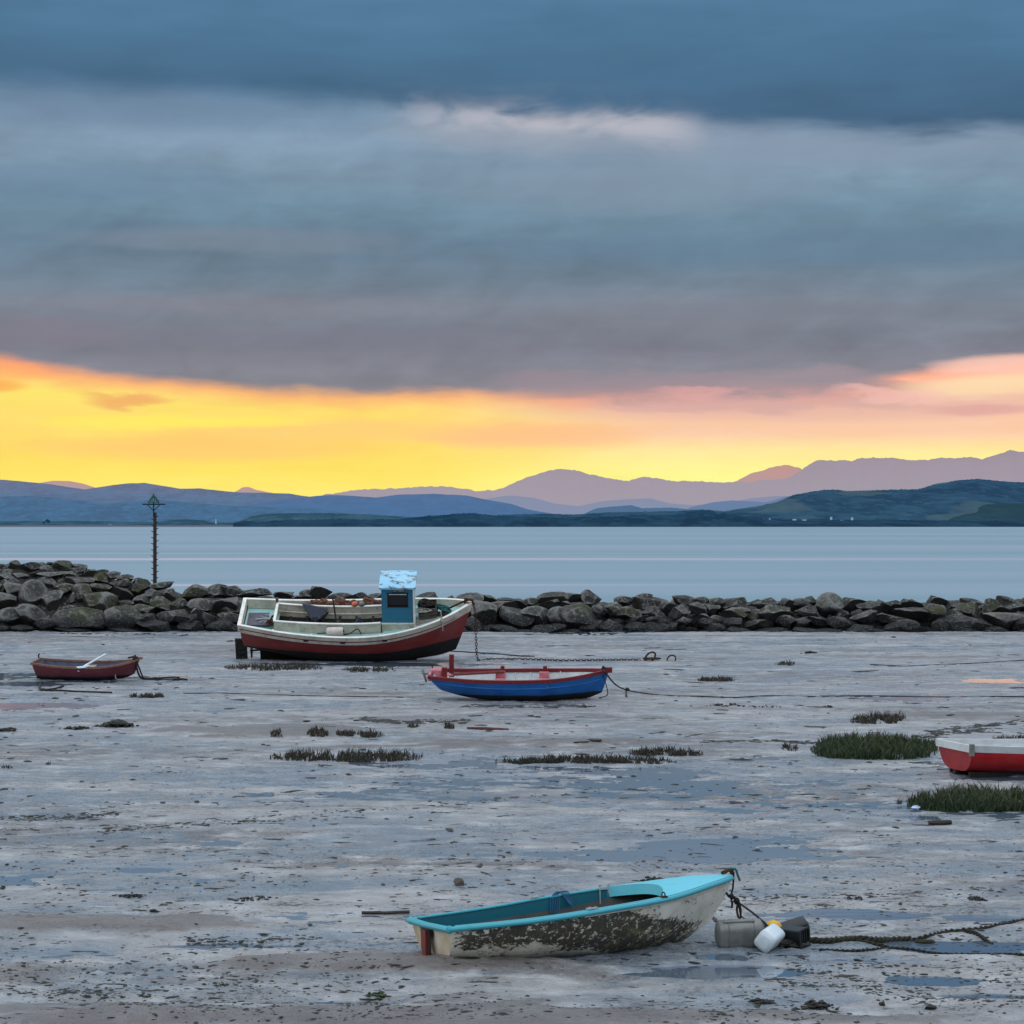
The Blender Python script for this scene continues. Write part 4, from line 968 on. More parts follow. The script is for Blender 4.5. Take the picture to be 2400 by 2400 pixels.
inb(tangle(8, 5, (.5, .12, .06), .014), 'rope', ROPE, 'dark loose rope on the far side deck behind the coaming', 'rope', (1.75, .8, dk(1.8) + .1))
inb(MB().ball((0, 0, 0), (.1, .1, .09)), 'float', ORANGE, 'faded orange float on the far coaming beside the net', 'float', (3.35, .60, ct(3.3) + .08))
inb(MB().ball((0, 0, 0), (.1, .1, .09)), 'float', GREYPL, 'grey float right of the orange float on the far coaming', 'float', (3.56, .60, ct(3.5) + .08))
t = inboat('barrel', 'dirty white plastic drum lying on the near side deck of the fishing boat', 'drum', (2.84, -.78, dk(2.9) + .16), (0, 0, 3))
m = MB(); m.tube([(-.26, 0, 0), (-.245, 0, 0), (-.2, 0, 0), (0, 0, 0), (.2, 0, 0), (.245, 0, 0)], [.08, .125, .145, .15, .145, .12], 18); m.build('body', DIRTYWHITE, t)
MB().tube([(.245, 0, .03), (.275, 0, .03)], .045, 10).build('cap', BLACKPL, t)
def cover(pts, name, label, loc, rot):
    m = MB(); rg = random.Random(4); P = [Vector(p) for p in pts]; c = sum(P, Vector()) / len(P)
    rows = [P, [p * .55 + Vector((0, 0, .12)) + Vector((rg.uniform(-.02, .02), rg.uniform(-.02, .02), 0)) for p in P], [p * .12 + Vector((0, 0, .26)) for p in P]]
    m.grid(rows, True); m.f.append(tuple(2 * len(P) + i for i in range(len(P))))
    return inb(m, name, NAVY, label, 'sheet', loc, rot, smooth=True, sub=1)
t = inboat('outboard_motor', 'dark navy outboard motor leaning over the far hold edge', 'outboard motor', (2.12, .22, 1.36), (0, 10, 0))
m = MB(); m.add([(-.42, .14, .30), (.42, .14, .24), (.30, -.02, .14), (.12, -.22, -.08), (-.02, -.22, -.05), (-.42, .26, .26), (.42, .26, .2), (.12, .05, -.12), (-.05, .05, -.1)],
              [(0, 4, 3, 2, 1), (5, 6, 7, 8), (0, 1, 6, 5), (1, 2, 6), (2, 3, 7, 6), (3, 4, 8, 7), (4, 0, 5, 8)]); m.build('cowl', NAVY, t, bevel=.02)
MB().tube([(.05, -.1, .02), (.12, -.26, -.16), (.16, -.3, -.36)], [.09, .08, .06], 10).build('leg', BLACKPL, t)
m = MB(); m.box((.30, -.1, .06), (.07, .05, .5), Matrix.Rotation(R(28), 3, 'Y')); m.build('tiller_arm', BLACKPL, t, bevel=.01)
cover([(-.22, -.14, 0), (.2, -.14, 0), (.24, .12, 0), (-.2, .14, 0)], 'tarpaulin', 'dark navy tarpaulin peaked in the hold beside the wheelhouse', (3.52, -.18, 1.30), (0, 8, 10))
t = inboat('oar', 'dark wooden paddle standing upright in the open hold', 'paddle', (2.86, -.1, 1.0), (-22, -3, 0))
MB().tube([(0, 0, .1), (-.09, 0, 1.02)], .026, 8).build('shaft', WOODDARK, t)
MB().box((.012, 0, .22), (.10, .03, .26)).build('blade', WOODGREY, t, bevel=.01)
MB().box((-.095, 0, 1.05), (.13, .04, .07)).build('grip', WOODDARK, t, bevel=.01)
inb(MB().tube(smoothpath([(2.3, -.72, dk(2.3) + .06), (2.7, -.72, dk(2.7) + .09), (3.2, -.73, dk(3.2) + .05), (3.5, -.66, dk(3.4) + .2), (3.62, -.72, dk(3.5) + .05)], 5), .016, 6), 'rope', ROPE, 'dark hose-like rope under the white drum on the near side deck', 'rope')
# foredeck clutter
t = inboat('fish_crate', 'brown slatted wooden crate heaped with rope on the foredeck', 'crate', (5.62, .02, dk(5.6) + .10), (4, -8, 0))
for k_ in range(3): MB().box((0, -.26, .03 + k_ * .13), (.56, .02, .10)).build('slat', WOODGREY, t, smooth=False)
m = MB(); m.box((0, 0, 0), (.54, .48, .02)); m.box((-.27, 0, .17), (.02, .5, .34)); m.box((.27, 0, .17), (.02, .5, .34)); m.box((0, .25, .17), (.52, .02, .34)); m.build('box', WOODDARK, t, smooth=False)
inb(tangle(12, 6, (.32, .26, .14), .017), 'rope_pile', ROPE, 'dark tangled rope on top of the foredeck crate', 'rope', (5.58, .0, dk(5.6) + .42))
inb(tangle(14, 3, (.30, .2, .1), .013), 'rope_pile', ROPEPALE, 'pale rope strands draped over the front of the foredeck crate', 'rope', (5.55, -.24, dk(5.6) + .34))
m = MB()
for i in range(8):
    a_ = .16 + i * .026; m.tube([(a_ * 1.5 * math.cos(q), a_ * .8 * math.sin(q), .015 + .012 * i) for q in np.linspace(0, 6.3, 24)], .017, 6, caps=False)
inb(m, 'rope_coil', ROPEPALE, 'pale grey rope coiled on the foredeck right of the wheelhouse', 'rope', (5.56, -.42, dk(5.5) + .0), (6, -6, 0))
inb(tangle(21, 5, (.24, .22, .14), .02), 'rope_pile', ROPEGREEN, 'teal rope heap near the bow of the fishing boat', 'rope', (6.12, .08, dk(6.1) + .08))
inb(tangle(22, 5, (.22, .2, .10), .022), 'rope_pile', ROPE, 'black rope heap tucked behind the teal rope at the bow', 'rope', (6.0, -.14, dk(6.1) + .04))
m = MB(); m.tube(smoothpath([(6.2, .0, dk(6.2) + .16), (6.45, -.02, dk(6.4) + .25), (6.7, 0, 1.99), (6.9, 0, 2.04), (6.97, -.02, 1.9)], 5), .03, 7)
inb(m, 'rope', RUST, 'rust-brown rope leading over the bow of the fishing boat', 'rope')
m = MB(); a = hb.p(.875, 1, -1); m.ball((a.x, a.y - .03, a.z + .0), (.06, .06, .08), 10, 7, .5, 2); m.tube([(a.x - .04, a.y + .1, a.z + .26), (a.x, a.y - .03, a.z + .03), (a.x + .03, a.y - .07, a.z - .34)], .014, 6)
inb(m, 'mooring_line', ROPEPALE, 'short pale line knotted over the near bow rail', 'rope')

# chain from the bow
def chain(path, name, mat, label, pitch=.085, r=.013):
    P = smoothpath(path, 10); L = [0]
    for i in range(1, len(P)): L.append(L[-1] + (P[i] - P[i - 1]).length)
    n = int(L[-1] / pitch); m = MB()
    for k_ in range(n):
        s = (k_ + .5) / n * L[-1]; i = max(j for j in range(len(L)) if L[j] <= s); i = min(i, len(P) - 2)
        d = (P[i + 1] - P[i]).normalized(); c = P[i].lerp(P[i + 1], (s - L[i]) / max(L[i + 1] - L[i], 1e-6))
        a = d.cross(Vector((0, 1, 0.2))).normalized(); b = d.cross(a)
        nx = a if k_ % 2 else b
        if nx == a: ot = b
        else: ot = a
        rows = []
        for q in range(9):
            t = 2 * math.pi * q / 8; o_ = d * math.cos(t) * pitch * .68 + ot * math.sin(t) * pitch * .36; on = o_.normalized()
            rows.append([c + o_ + (on * math.cos(2 * math.pi * z / 5) + nx * math.sin(2 * math.pi * z / 5)) * r for z in range(5)])
        m.grid(rows, True)
    return tag(m.build(name, mat), label, 'chain')
bow = MBOAT @ Vector((6.96, 0, 1.95))
Dc = bow.y
chain([bow, Vector((dp(1114, 1440, Dc).x, Dc, dp(0, 1440, Dc).z)), dp(1116, 1500, Dc), Vector((dp(1121, 1545, Dc).x, Dc, .03))] + [gq(px, py, .02) for px, py in ((1150, 1546), (1230, 1547), (1330, 1549), (1420, 1549), (1500, 1550))], 'mooring_chain', RUST, 'rusty chain hanging from the bow then running right along the mud')
t = thing('mooring_ring', 'rusty ring shackle and chain heap at the right end of the mooring chain', 'ring', Matrix.Translation(gq(1524, 1550)))
MB().torus((0, 0, .10), .15, .028, (0.1, 1, .15), 20, 8, (1.2, .75)).build('ring', RUST, t)
tangle(33, 4, (.32, .2, .06), .022).build('chain_heap', RUST, t)
MB().torus((.62, 0, .03), .14, .022, (0.1, 1, 0), 20, 6, (1, .8)).build('shackle', RUST, t)
tag(MB().tube([gq(px, py, .012) for px, py in ((1010, 1528), (1080, 1530), (1160, 1534), (1220, 1539), (1252, 1541))], .022, 6).build('rope', ROPE), 'dark rope on the mud between rock wall and chain', 'rope')

# ================================================================== white and turquoise dinghy
MD = pose(*gp(1040, 2247), yaw=15, heel=-4.0, trim=-1.0)
g0 = gp(1018, 2252)
MD = pose(g0.x - .03, g0.y, -.045, yaw=24, heel=-3.5, trim=0)
dg = thing('dinghy', 'white algae-stained dinghy with turquoise foredeck and rim in the foreground', 'boat', MD)
hd = Hull(3.16, ([0, .1, .3, .5, .7, .85, .94, 1], [.47, .52, .61, .65, .58, .37, .18, .02]),
          ([0, .25, .5, .7, .85, 1], [.37, .405, .47, .525, .58, .615]),
          ([0, .1, .4, .8, .93, 1], [.02, .0, 0, .01, .06, .2]), rake_bow=.42, rake_stern=.06, full=(.60, 1.45), bowv=.5)
hd.shell(60, 18).build('hull', GRIME, dg, ang=60)
hd.transom().build('transom', TRANSOM, dg)
m = MB(); rows = []
for i in range(26):
    t_ = .02 + .88 * i / 25
    rows.append([hd.p(t_, 1 - j / 10, -1, .03) for j in range(11)] + [hd.p(t_, j / 10, 1, .03) for j in range(1, 11)])
m.grid(rows); hd.transom(m, .03, t=.02)
m.build('inner_hull', DARKIN, dg, ang=180)
# turquoise inner skirt hanging from the rim
m = MB()
TF = .68
for side in (-1, 1):
    rows = []
    for i in range(31):
        t_ = .012 + (TF + .06 - .012) * i / 30; a = hd.p(t_, 1, side); y_ = a.y - side * .055
        rows.append([(a.x, y_, a.z + .01), (a.x, y_ - side * .004, a.z - .05), (a.x, y_ - side * .004, a.z - .115)])
    m.grid(rows)
m.build('inner_skirt', TEALDARK, dg)
# rounded rim tube
m = MB()
for side in (-1, 1):
    m.tube([q + Vector((0, side * .008, .004)) for q in hd.line(1, side, 0, .99, 50)], .033, 10, squash=.75)
a = hd.p(0, 1, -1); b = hd.p(0, 1, 1); m.tube([a + Vector((-.01, -.02, .003)), Vector((a.x - .03, 0, a.z + .0)), b + Vector((-.01, .02, .003))], .036, 10, squash=.8)
for q in (a, b): m.ball(q + Vector((-.004, 0, .002)), .037, 10, 8)
m.build('rim', TEAL, dg)
m = MB()
for side in (-1, 1): m.sweep([q for q in hd.line(1, side, 0.02, .66, 30, inset=.03, dz=.022)], .07, .012)
m.build('side_deck', TEAL, dg)
# crowned foredeck with curved after edge
rows = []
for i in range(25):
    r = []
    for j in range(17):
        s_ = -1 + 2 * j / 16
        t0_ = TF + .085 * (1 - abs(s_) ** 2.2) - .03
        t_ = t0_ + (.995 - t0_) * i / 24; b_ = hd.b(t_); z_ = hd.s(t_) + .03 + .035 * (1 - s_ * s_) * min(1, b_ / .3)
        r.append((hd.L * t_, s_ * b_, z_))
    rows.append(r)
m = MB(); m.grid(rows)
lip = [(x, y, z - .10) for x, y, z in rows[0]]; m.grid([rows[0], lip])
m.build('foredeck', TEALDECK, dg, ang=60)
# rub strake below the rim forward
m = MB()
for side in (-1, 1):
    m.tube([hd.p(t_, .93, side) + Vector((0, side * .004, .0)) for t_ in np.linspace(.4, .985, 24)], .016, 6)
m.build('rub_strake', DIRTYWHITE, dg)
pl = MB(); pl.add([(-.02, y_, z_) for y_, z_ in ((-.005, .325), (.105, .325), (.105, .16), (.075, .09), (.035, .055), (-.005, .09))] + [(-.055, y_, z_) for y_, z_ in ((-.005, .325), (.105, .325), (.105, .16), (.075, .09), (.035, .055), (-.005, .09))],
       [(6, 7, 8, 9, 10, 11), (0, 1, 7, 6), (1, 2, 8, 7), (2, 3, 9, 8), (3, 4, 10, 9), (4, 5, 11, 10), (5, 0, 6, 11)])
o = pl.build('motor_pad', simple('dull_red_wood', sr(110, 40, 36), .6, sr(66, 44, 40), 6), dg, bevel=.006); 
MB().box((-.018, -.02, .18), (.02, .028, .29)).build('pad_batten', WOODDARK, dg, smooth=False)
# fittings
def rowlock(x, side, parent):
    t_ = x / hd.L; a = hd.p(t_, 1, side); m = MB()
    m.box((x, a.y - side * .01, a.z + .04), (.11, .045, .012)); m.tube([(x - .03, a.y, a.z + .04), (x - .03, a.y, a.z + .055)], .012, 6); m.tube([(x + .03, a.y, a.z + .04), (x + .03, a.y, a.z + .055)], .012, 6)
    m.build('rowlock_plate', METAL, parent)
rowlock(1.35, -1, dg); rowlock(1.35, 1, dg)
m = MB(); a = hd.p(.655, 1, 1)
for dx in (-.06, .03):
    m.box((a.x + dx, a.y - .06, a.z - .04), (.014, .008, .20)); m.box((a.x + dx, a.y - .05, a.z + .06), (.03, .05, .012))
m.box((a.x - .015, a.y - .065, a.z + .02), (.11, .008, .016)); m.build('hinge_bracket', METAL, dg, smooth=False)
a = hd.p(.665, 1, -1); m = MB(); m.torus((a.x, a.y, a.z + .05), .024, .007, (1, .2, 0), 12, 5); m.box((a.x, a.y - .005, a.z + .03), (.06, .05, .02)); m.build('eye_bolt', RUST, dg)
m = MB(); m.tube([(3.06, 0, .665), (3.14, 0, .69), (3.19, 0, .65)], .018, 8); m.build('bow_eye', RUST, dg)
m = MB(); a = hd.p(.50, 1, 1); rg = random.Random(3)
for q in range(6):
    ox = q * .018; m.tube(smoothpath([(a.x - .1 + ox, a.y - .10, a.z - .12 - rg.uniform(0, .05)), (a.x - .09 + ox, a.y - .07, a.z - .02), (a.x - .04 + ox * .6, a.y - .05, a.z + .045), (a.x + .02 + ox, a.y - .06, a.z + .05), (a.x + .08 + ox * .5, a.y - .13, a.z - .05 - q * .01)], 5), .0045, 5)
inb(m, 'cord', ROPEBLUE, 'thin blue cord tied over the far rim of the white dinghy', 'cord', Mb=MD)

# painter of the dinghy down to the floats
bw = MD @ Vector((3.18, 0, .655)); Db = bw.y
def P3(px, py, D): return dp(px, py, D)
m = MB()
m.tube(smoothpath([bw + Vector((-.1, 0, .01)), bw + Vector((0.0, 0, .03)), P3(1718, 2078, Db), P3(1715, 2096, Db - .05), P3(1724, 2110, Db - .1), P3(1740, 2122, Db - .2), P3(1770, 2144, Db - .4), P3(1802, 2173, Db - .7)], 6), .010, 6)
m.tube(smoothpath([P3(1728, 2112, Db - .1), P3(1733, 2128, Db - .15), P3(1736, 2148, Db - .2), P3(1731, 2150, Db - .2), P3(1727, 2132, Db - .16), P3(1729, 2112, Db - .12), P3(1718, 2102, Db - .1), P3(1708, 2100, Db - .1), P3(1702, 2092, Db - .08)], 6), .011, 6)
m.tube(smoothpath([P3(1732, 2112, Db - .15), P3(1737, 2132, Db - .2), P3(1738, 2148, Db - .22), P3(1755, 2156, Db - .3), P3(1785, 2157, Db - .5), P3(1800, 2170, Db - .7)], 6), .007, 6)
m.tube(smoothpath([P3(1712, 2100, Db - .08), P3(1716, 2116, Db - .1), P3(1715, 2128, Db - .1)], 5), .011, 6)
m.ball(P3(1727, 2112, Db - .12), (.035, .03, .03), 10, 7, .5, 4); m.ball(P3(1714, 2101, Db - .1), (.03, .03, .025), 10, 7, .5, 5)
tag(m.build('mooring_line', ROPE), "dark knotted painter from the white dinghy's bow down to the floats", 'rope')
tag(MB().tube(smoothpath([bw + Vector((-.07, .0, .03)), bw + Vector((.02, -.01, .045)), bw + Vector((.05, -.01, -.02)), bw + Vector((.07, 0, -.07))], 4), .012, 6).build('rope', ROPEGREEN), "short teal rope end wrapped on the white dinghy's bow", 'rope')

# ---- floats
def lofted(mb, secs):
    "secs: list of (x, list of (y,z))"
    rows = [[Vector((x, y, z)) for y, z in pr] for x, pr in secs]; k0 = len(mb.v); mb.grid(rows, True); n = len(rows[0])
    mb.f.append(tuple(k0 + i for i in range(n))); mb.f.append(tuple(k0 + (len(rows) - 1) * n + i for i in range(n))); return mb
def rrect(w, h, r, n=4, cz=0):
    pts = []
    for sx, sy, a0 in ((1, 1, 0), (-1, 1, 90), (-1, -1, 180), (1, -1, 270)):
        for i in range(n + 1):
            a = R(a0 + 90 * i / n); pts.append((sx * (w / 2 - r) + r * math.cos(a), sy * (h / 2 - r) + r * math.sin(a) + cz))
    return pts
g1 = gq(1740, 2224); kk = g1.y / F
t = thing('jerrycan', 'long grey plastic container float lying nearest the white dinghy', 'float', Matrix.Translation((g1.x, g1.y + .13, g1.z + .112)) @ Matrix.Rotation(R(3), 4, 'Z') @ Matrix.Rotation(R(-2), 4, 'Y') @ Matrix.Rotation(R(14), 4, 'X'))
m = MB(); lofted(m, [(-.245, rrect(.12, .12, .05)), (-.235, rrect(.18, .18, .05)), (-.21, rrect(.225, .225, .05)), (-.14, rrect(.235, .235, .05)), (-.13, rrect(.222, .222, .05)), (-.12, rrect(.235, .235, .05)), (.10, rrect(.235, .235, .05)), (.11, rrect(.222, .222, .05)), (.12, rrect(.235, .235, .05)), (.19, rrect(.225, .225, .05)), (.215, rrect(.18, .18, .05)), (.22, rrect(.1, .1, .04))])
m.build('body', GREYPL, t)
MB().box((-.02, .0, .125), (.30, .03, .02)).build('moulded_handle', GREYPL, t, bevel=.008)
MB().tube([(.22, 0, .05), (.25, 0, .05)], .03, 10).build('cap', BLACKPL, t)
g1 = gq(1806, 2230)
t = thing('jerrycan', 'white plastic jerrycan float in front of the black cans', 'float', Matrix.Translation((g1.x, g1.y + .1, g1.z + .115)) @ Matrix.Rotation(R(62), 4, 'Z') @ Matrix.Rotation(R(-6), 4, 'Y') @ Matrix.Rotation(R(38), 4, 'X'))
m = MB(); lofted(m, [(-.15, rrect(.08, .10, .035)), (-.145, rrect(.12, .14, .04)), (-.12, rrect(.17, .19, .045)), (.12, rrect(.175, .195, .045)), (.15, rrect(.15, .17, .045)), (.17, rrect(.08, .1, .035))]); m.build('body', WHITEPL, t)
MB().tube([(.17, 0, .03), (.20, 0, .03)], .028, 10).build('cap', WHITEPL, t)
g1 = gq(1824, 2222); o = MB().ball((0, 0, 0), (.085, .085, .075), 18, 12); o = o.build('float', YELLOW); o.location = (g1.x, g1.y + .42, P3(0, 2175, g1.y + .42).z); tag(o, 'round yellow float behind the white jerrycan', 'float')
# weed heap that the yellow float and cans rest on
tag(tangle(41, 7, (.22, .16, .07), .016).build('rope_pile', WEED), 'black rope and weed heap under the yellow float', 'rope').location = gq(1836, 2216)
g1 = gq(1862, 2219)
t = thing('jerrycan', 'small black plastic can with ribbed end beside the white jerrycan', 'float', Matrix.Translation((g1.x, g1.y + .08, g1.z + .095)) @ Matrix.Rotation(R(-38), 4, 'Z') @ Matrix.Rotation(R(6), 4, 'X'))
m = MB(); lofted(m, [(-.14, rrect(.14, .16, .02)), (-.12, rrect(.165, .18, .02)), (.10, rrect(.165, .18, .02)), (.115, rrect(.185, .195, .02)), (.13, rrect(.185, .195, .02)), (.131, rrect(.15, .16, .02)), (.11, rrect(.14, .15, .02))]); m.build('body', BLACKPL, t)
m = MB()
for q in (-.04, 0, .04): m.box((.114, q, 0), (.012, .012, .13))
m.build('end_rib', BLACKPL, t, smooth=False)
g1 = gq(1872, 2216)
t = thing('jerrycan', 'larger black plastic can tipped up behind the others', 'float', Matrix.Translation((g1.x, g1.y + .36, P3(0, 2181, g1.y + .36).z)) @ Matrix.Rotation(R(12), 4, 'Z') @ Matrix.Rotation(R(-14), 4, 'Y') @ Matrix.Rotation(R(20), 4, 'X'))
m = MB(); lofted(m, [(-.16, rrect(.14, .14, .03)), (-.14, rrect(.17, .18, .03)), (.11, rrect(.17, .19, .03)), (.125, rrect(.17, .185, .03)), (.135, rrect(.13, .14, .03))]); m.build('body', BLACKPL, t)
MB().tube([(-.16, 0, .04), (-.19, 0, .04)], .026, 10).build('cap', BLACKPL, t)

def twisted(path, r, strands, pitch, jit=0, seed=0):
    P = smoothpath(path, 12); m = MB(); rg = random.Random(seed)
    for s in range(strands):
        q = []; L = 0; ph = 2 * math.pi * s / strands
        for i, p in enumerate(P):
            if i: L += (P[i] - P[i - 1]).length
            d = (P[min(i + 1, len(P) - 1)] - P[max(i - 1, 0)]).normalized(); a = d.cross(Vector((0, 0, 1))).normalized(); b = a.cross(d); an = ph + L * 2 * math.pi / pitch
            w_ = r * (1 + jit * mn.noise(Vector((L * 5, s, seed))))
            q.append(p + (a * math.cos(an) + b * math.sin(an)) * w_)
        m.tube(q, r * .85, 6)
    return m
def gpath(l, dz=.015): return [gq(px, py, dz) for px, py in l]
tag(twisted(gpath([(1888, 2206), (1940, 2208), (2000, 2203), (2040, 2205), (2090, 2200), (2134, 2199)], .022), .022, 3, .16, .9, 1).build('weedy_rope', WEEDROPE), 'thick twisted weed-covered rope running right from the black cans', 'rope')
tag(twisted(gpath([(2134, 2199), (2180, 2194), (2221, 2185), (2300, 2178), (2400, 2162), (2480, 2150)], .008), .014, 2, .14, .9, 2).build('weedy_rope', WEEDROPE), 'thinner weedy rope rising to the right edge of the beach', 'rope')
tag(twisted(gpath([(2000, 2203), (2060, 2214), (2097, 2219), (2180, 2218), (2240, 2222), (2302, 2223)], .008), .015, 2, .13, .9, 3).build('weedy_rope', WEEDROPE), 'weedy rope branch ending in a blunt end below the main rope', 'rope')
tag(twisted(gpath([(1920, 2226), (2000, 2231), (2100, 2226), (2209, 2230), (2300, 2234), (2400, 2240), (2500, 2246)], .012), .010, 2, .1, .5, 4).build('weedy_rope', WEEDROPE), 'thin dark rope lying nearest the viewer below the weedy ropes', 'rope')
tag(twisted(gpath([(2262, 2184), (2290, 2192), (2326, 2207)], .008), .014, 2, .12, .8, 5).build('weedy_rope', WEEDROPE), 'short weedy rope spur pointing down right', 'rope')
c_ = gq(2167, 2202, .02); o = MB().torus(c_, .075, .022, (0, .15, 1), 22, 7, (1.1, 1)).build('rope_ring', WEEDROPE); tag(o, 'weed-covered oval rope loop beside the twisted rope', 'rope')

# ================================================================== blue dinghy
g0 = gp(1030, 1640)
MBL = pose(gp(1006, 1640).x, g0.y, 0.02, yaw=-2, heel=6.5, trim=0)
bl = thing('rowing_boat', 'blue rowing boat with dark red rails and white inside on the mud', 'boat', MBL)
hl = Hull(4.10, ([0, .1, .3, .5, .7, .88, .96, 1], [.50, .62, .76, .80, .72, .40, .16, .025]),
          ([0, .25, .5, .75, 1], [.60, .555, .55, .58, .68]), ([0, .12, .25, .8, .93, 1], [.22, .10, .03, .01, .04, .16]), rake_bow=.22, rake_stern=.5, full=(.6, 1.45), bowv=.4)
m = hl.shell(); hl.transom(m); m.build('hull', HULL_BLUE, bl, ang=50)
m = MB(); rows = []
for i in range(26):
    t_ = .03 + .93 * i / 25
    rows.append([hl.p(t_, 1 - j / 10, -1, .035) for j in range(11)] + [hl.p(t_, j / 10, 1, .035) for j in range(1, 11)])
m.grid(rows); hl.transom(m, .035, t=.03); m.build('inner_hull', WHITEIN, bl, ang=180)
m = MB()
for i in range(14, 36): pass
for side in (-1, 1): m.tube([hl.p(t_, .70, side) + Vector((0, side * .006, 0)) for t_ in np.linspace(.0, .985, 36)], .014, 6)
m.build('hull_bead', HULL_BLUE, bl)
hl.cap(.07, .075, .02).build('gunwale', REDTRIM, bl)
MB().box((4.10, 0, .68), (.16, .10, .12)).build('stem_head', REDTRIM, bl, bevel=.01)
m = MB(); m.box((.04, .0, .57), (.06, .92, .16)); m.build('transom_board', PINK, bl, bevel=.01)
MB().box((.16, .12, .60), (.26, .42, .16)).build('stern_locker', PINK, bl, bevel=.02)
for x_, nm in ((1.62, 0), (2.62, 0)):
    b_ = hl.b(x_ / 4.1) - .06; MB().box((x_, 0, .42), (.22, 2 * b_, .035)).build('thwart', PINK, bl, smooth=False)
    MB().box((x_ , .34, .50), (.22, .12, .14)).build('thwart_knee', PINK, bl, bevel=.01)
for x_ in (1.95, 2.3, 3.0):
    t_ = x_ / 4.1; MB().tube([hl.p(t_, v_, 1, .04) for v_ in np.linspace(.3, 1, 8)], .018, 6).build('rib', WHITEIN, bl)
MB().box((.50, .30, .72), (.11, .10, .52)).build('stern_post', REDTRIM, bl, bevel=.008)
MB().box((.36, -.12, .60), (.12, .10, .30)).build('stern_post', REDTRIM, bl, bevel=.008)
for x_ in (1.66, 2.64):
    MB().box((x_, .55, .60), (.09, .08, .14)).build('rowlock_block', REDTRIM, bl, bevel=.006)
m = MB(); m.torus((0.06, .2, .74), .06, .012, (1, .2, 0), 14, 6); m.build('lifting_ring', BLACKPL, bl)
for k_, (dy, lb) in enumerate(((.0, 'upper dark red oar laid inside the blue rowing boat'), (-.12, 'lower dark red oar laid inside the blue rowing boat'))):
    t = thing('oar', lb, 'oar', MBL @ Matrix.Translation((0, dy + .1, 0)), 'oars in the blue rowing boat')
    MB().tube([(.5, .05, .55 + k_ * .0), (1.72, .16, .60)], .026, 8).build('shaft', REDTRIM, t)
    MB().box((.42, .04, .548), (.26, .10, .02)).build('blade', PINK, t, bevel=.008)
t = thing('outboard_bracket', 'dark grey metal plate hooked on the stern of the blue rowing boat', 'bracket', MBL)
m = MB(); m.box((-.10, -.1, .56), (.03, .22, .30), Matrix.Rotation(R(-18), 3, 'Y')); m.box((-.04, -.1, .60), (.12, .06, .04)); m.build('plate', GREYPL, t, bevel=.008)
b0 = MBL @ Vector((3.98, -.03, .70)); e = gq(1470, 1623, .03)
m = MB(); m.ball(b0, (.05, .05, .07), 8, 6, .4, 3)
m.tube(smoothpath([b0, b0 + Vector((.06, -.16, -.10)), Vector((dp(1440, 1602, e.y + .6).x, e.y + .6, dp(0, 1602, e.y + .6).z)), dp(1455, 1612, e.y + .2), e], 6), .020, 6)
m.ball(e, (.06, .05, .05), 8, 6, .5, 3); m.tube(smoothpath([e, e + Vector((-.03, -.1, -.02)), gq(1468, 1638, .01)], 4), .018, 6)
m.tube(smoothpath([e] + gpath([(1500, 1629), (1560, 1633), (1640, 1636), (1720, 1637), (1800, 1633), (1900, 1630), (2040, 1629), (2200, 1631), (2330, 1633), (2450, 1634)], .012), 5), .014, 5)
tag(m.build('mooring_line', ROPE), 'long dark mooring line from the blue rowing boat towards the right edge', 'rope')
tag(MB().tube(smoothpath([MBL @ Vector((3.95, -.05, .66)), dp(1424, 1620, b0.y - .1), gq(1420, 1636, .02), gq(1405, 1641, .02)], 6), .012, 5).build('rope', ROPE), 'thin rope looping from the blue boat bow to the mud', 'rope')

# ================================================================== small maroon dinghy at left
g0 = gp(80, 1592)
MR = pose(g0.x, g0.y + .35, 0.0, yaw=-4, heel=5, trim=0)
rd = thing('rowing_boat', 'small faded maroon rowing boat with wooden rails at the left', 'boat', MR)
hr = Hull(2.72, ([0, .1, .3, .5, .7, .88, .96, 1], [.46, .52, .60, .62, .56, .36, .18, .03]),
          ([0, .25, .5, .75, .9, 1], [.46, .40, .375, .40, .46, .53]), ([0, .1, .3, .8, .93, 1], [.02, 0, 0, .0, .04, .14]), rake_bow=.2, rake_stern=.12, full=(.5, 1.3), bowv=.38)
m = hr.shell(); hr.transom(m); m.build('hull', HULL_RED, rd, ang=50)
m = MB(); rows = []
for i in range(24):
    t_ = .03 + .92 * i / 23
    rows.append([hr.p(t_, 1 - j / 10, -1, .03) for j in range(11)] + [hr.p(t_, j / 10, 1, .03) for j in range(1, 11)])
m.grid(rows); hr.transom(m, .03, t=.03); m.build('inner_hull', GREYIN, rd, ang=180)
hr.cap(.05, .05, .015).build('gunwale', TEAKTRIM, rd)
MB().box((-.01, 0, .455), (.05, .94, .06)).build('transom_cap', TEAKTRIM, rd, bevel=.006)
MB().box((2.70, 0, .545), (.20, .09, .06)).build('stem_head', TEAKTRIM, rd, bevel=.01)
MB().box((1.38, 0, .27), (.20, 1.1, .03)).build('thwart', simple('pale_thwart_wood', sr(165, 150, 138), .7), rd, smooth=False)
MB().tube([(-.03, .36, .46), (-.04, .36, .56), (-.01, .36, .60)], .02, 6).build('transom_hook', BLACKIRON, rd)
MB().ball((.0, 0, 0), (.03, .01, .012)).build('patch', WHITEPL, rd).location = (1.27, -.63, .29)
MB().box((.25, 0, .06), (.5, .06, .12)).build('skeg', BLACKIRON, rd)
t = thing('oar', 'white oar blade resting across the near rail of the small maroon boat', 'oar', MR)
MB().tube([(1.38, -.52, .395), (1.76, .25, .60)], .030, 8).build('shaft', WHITEPL, t)
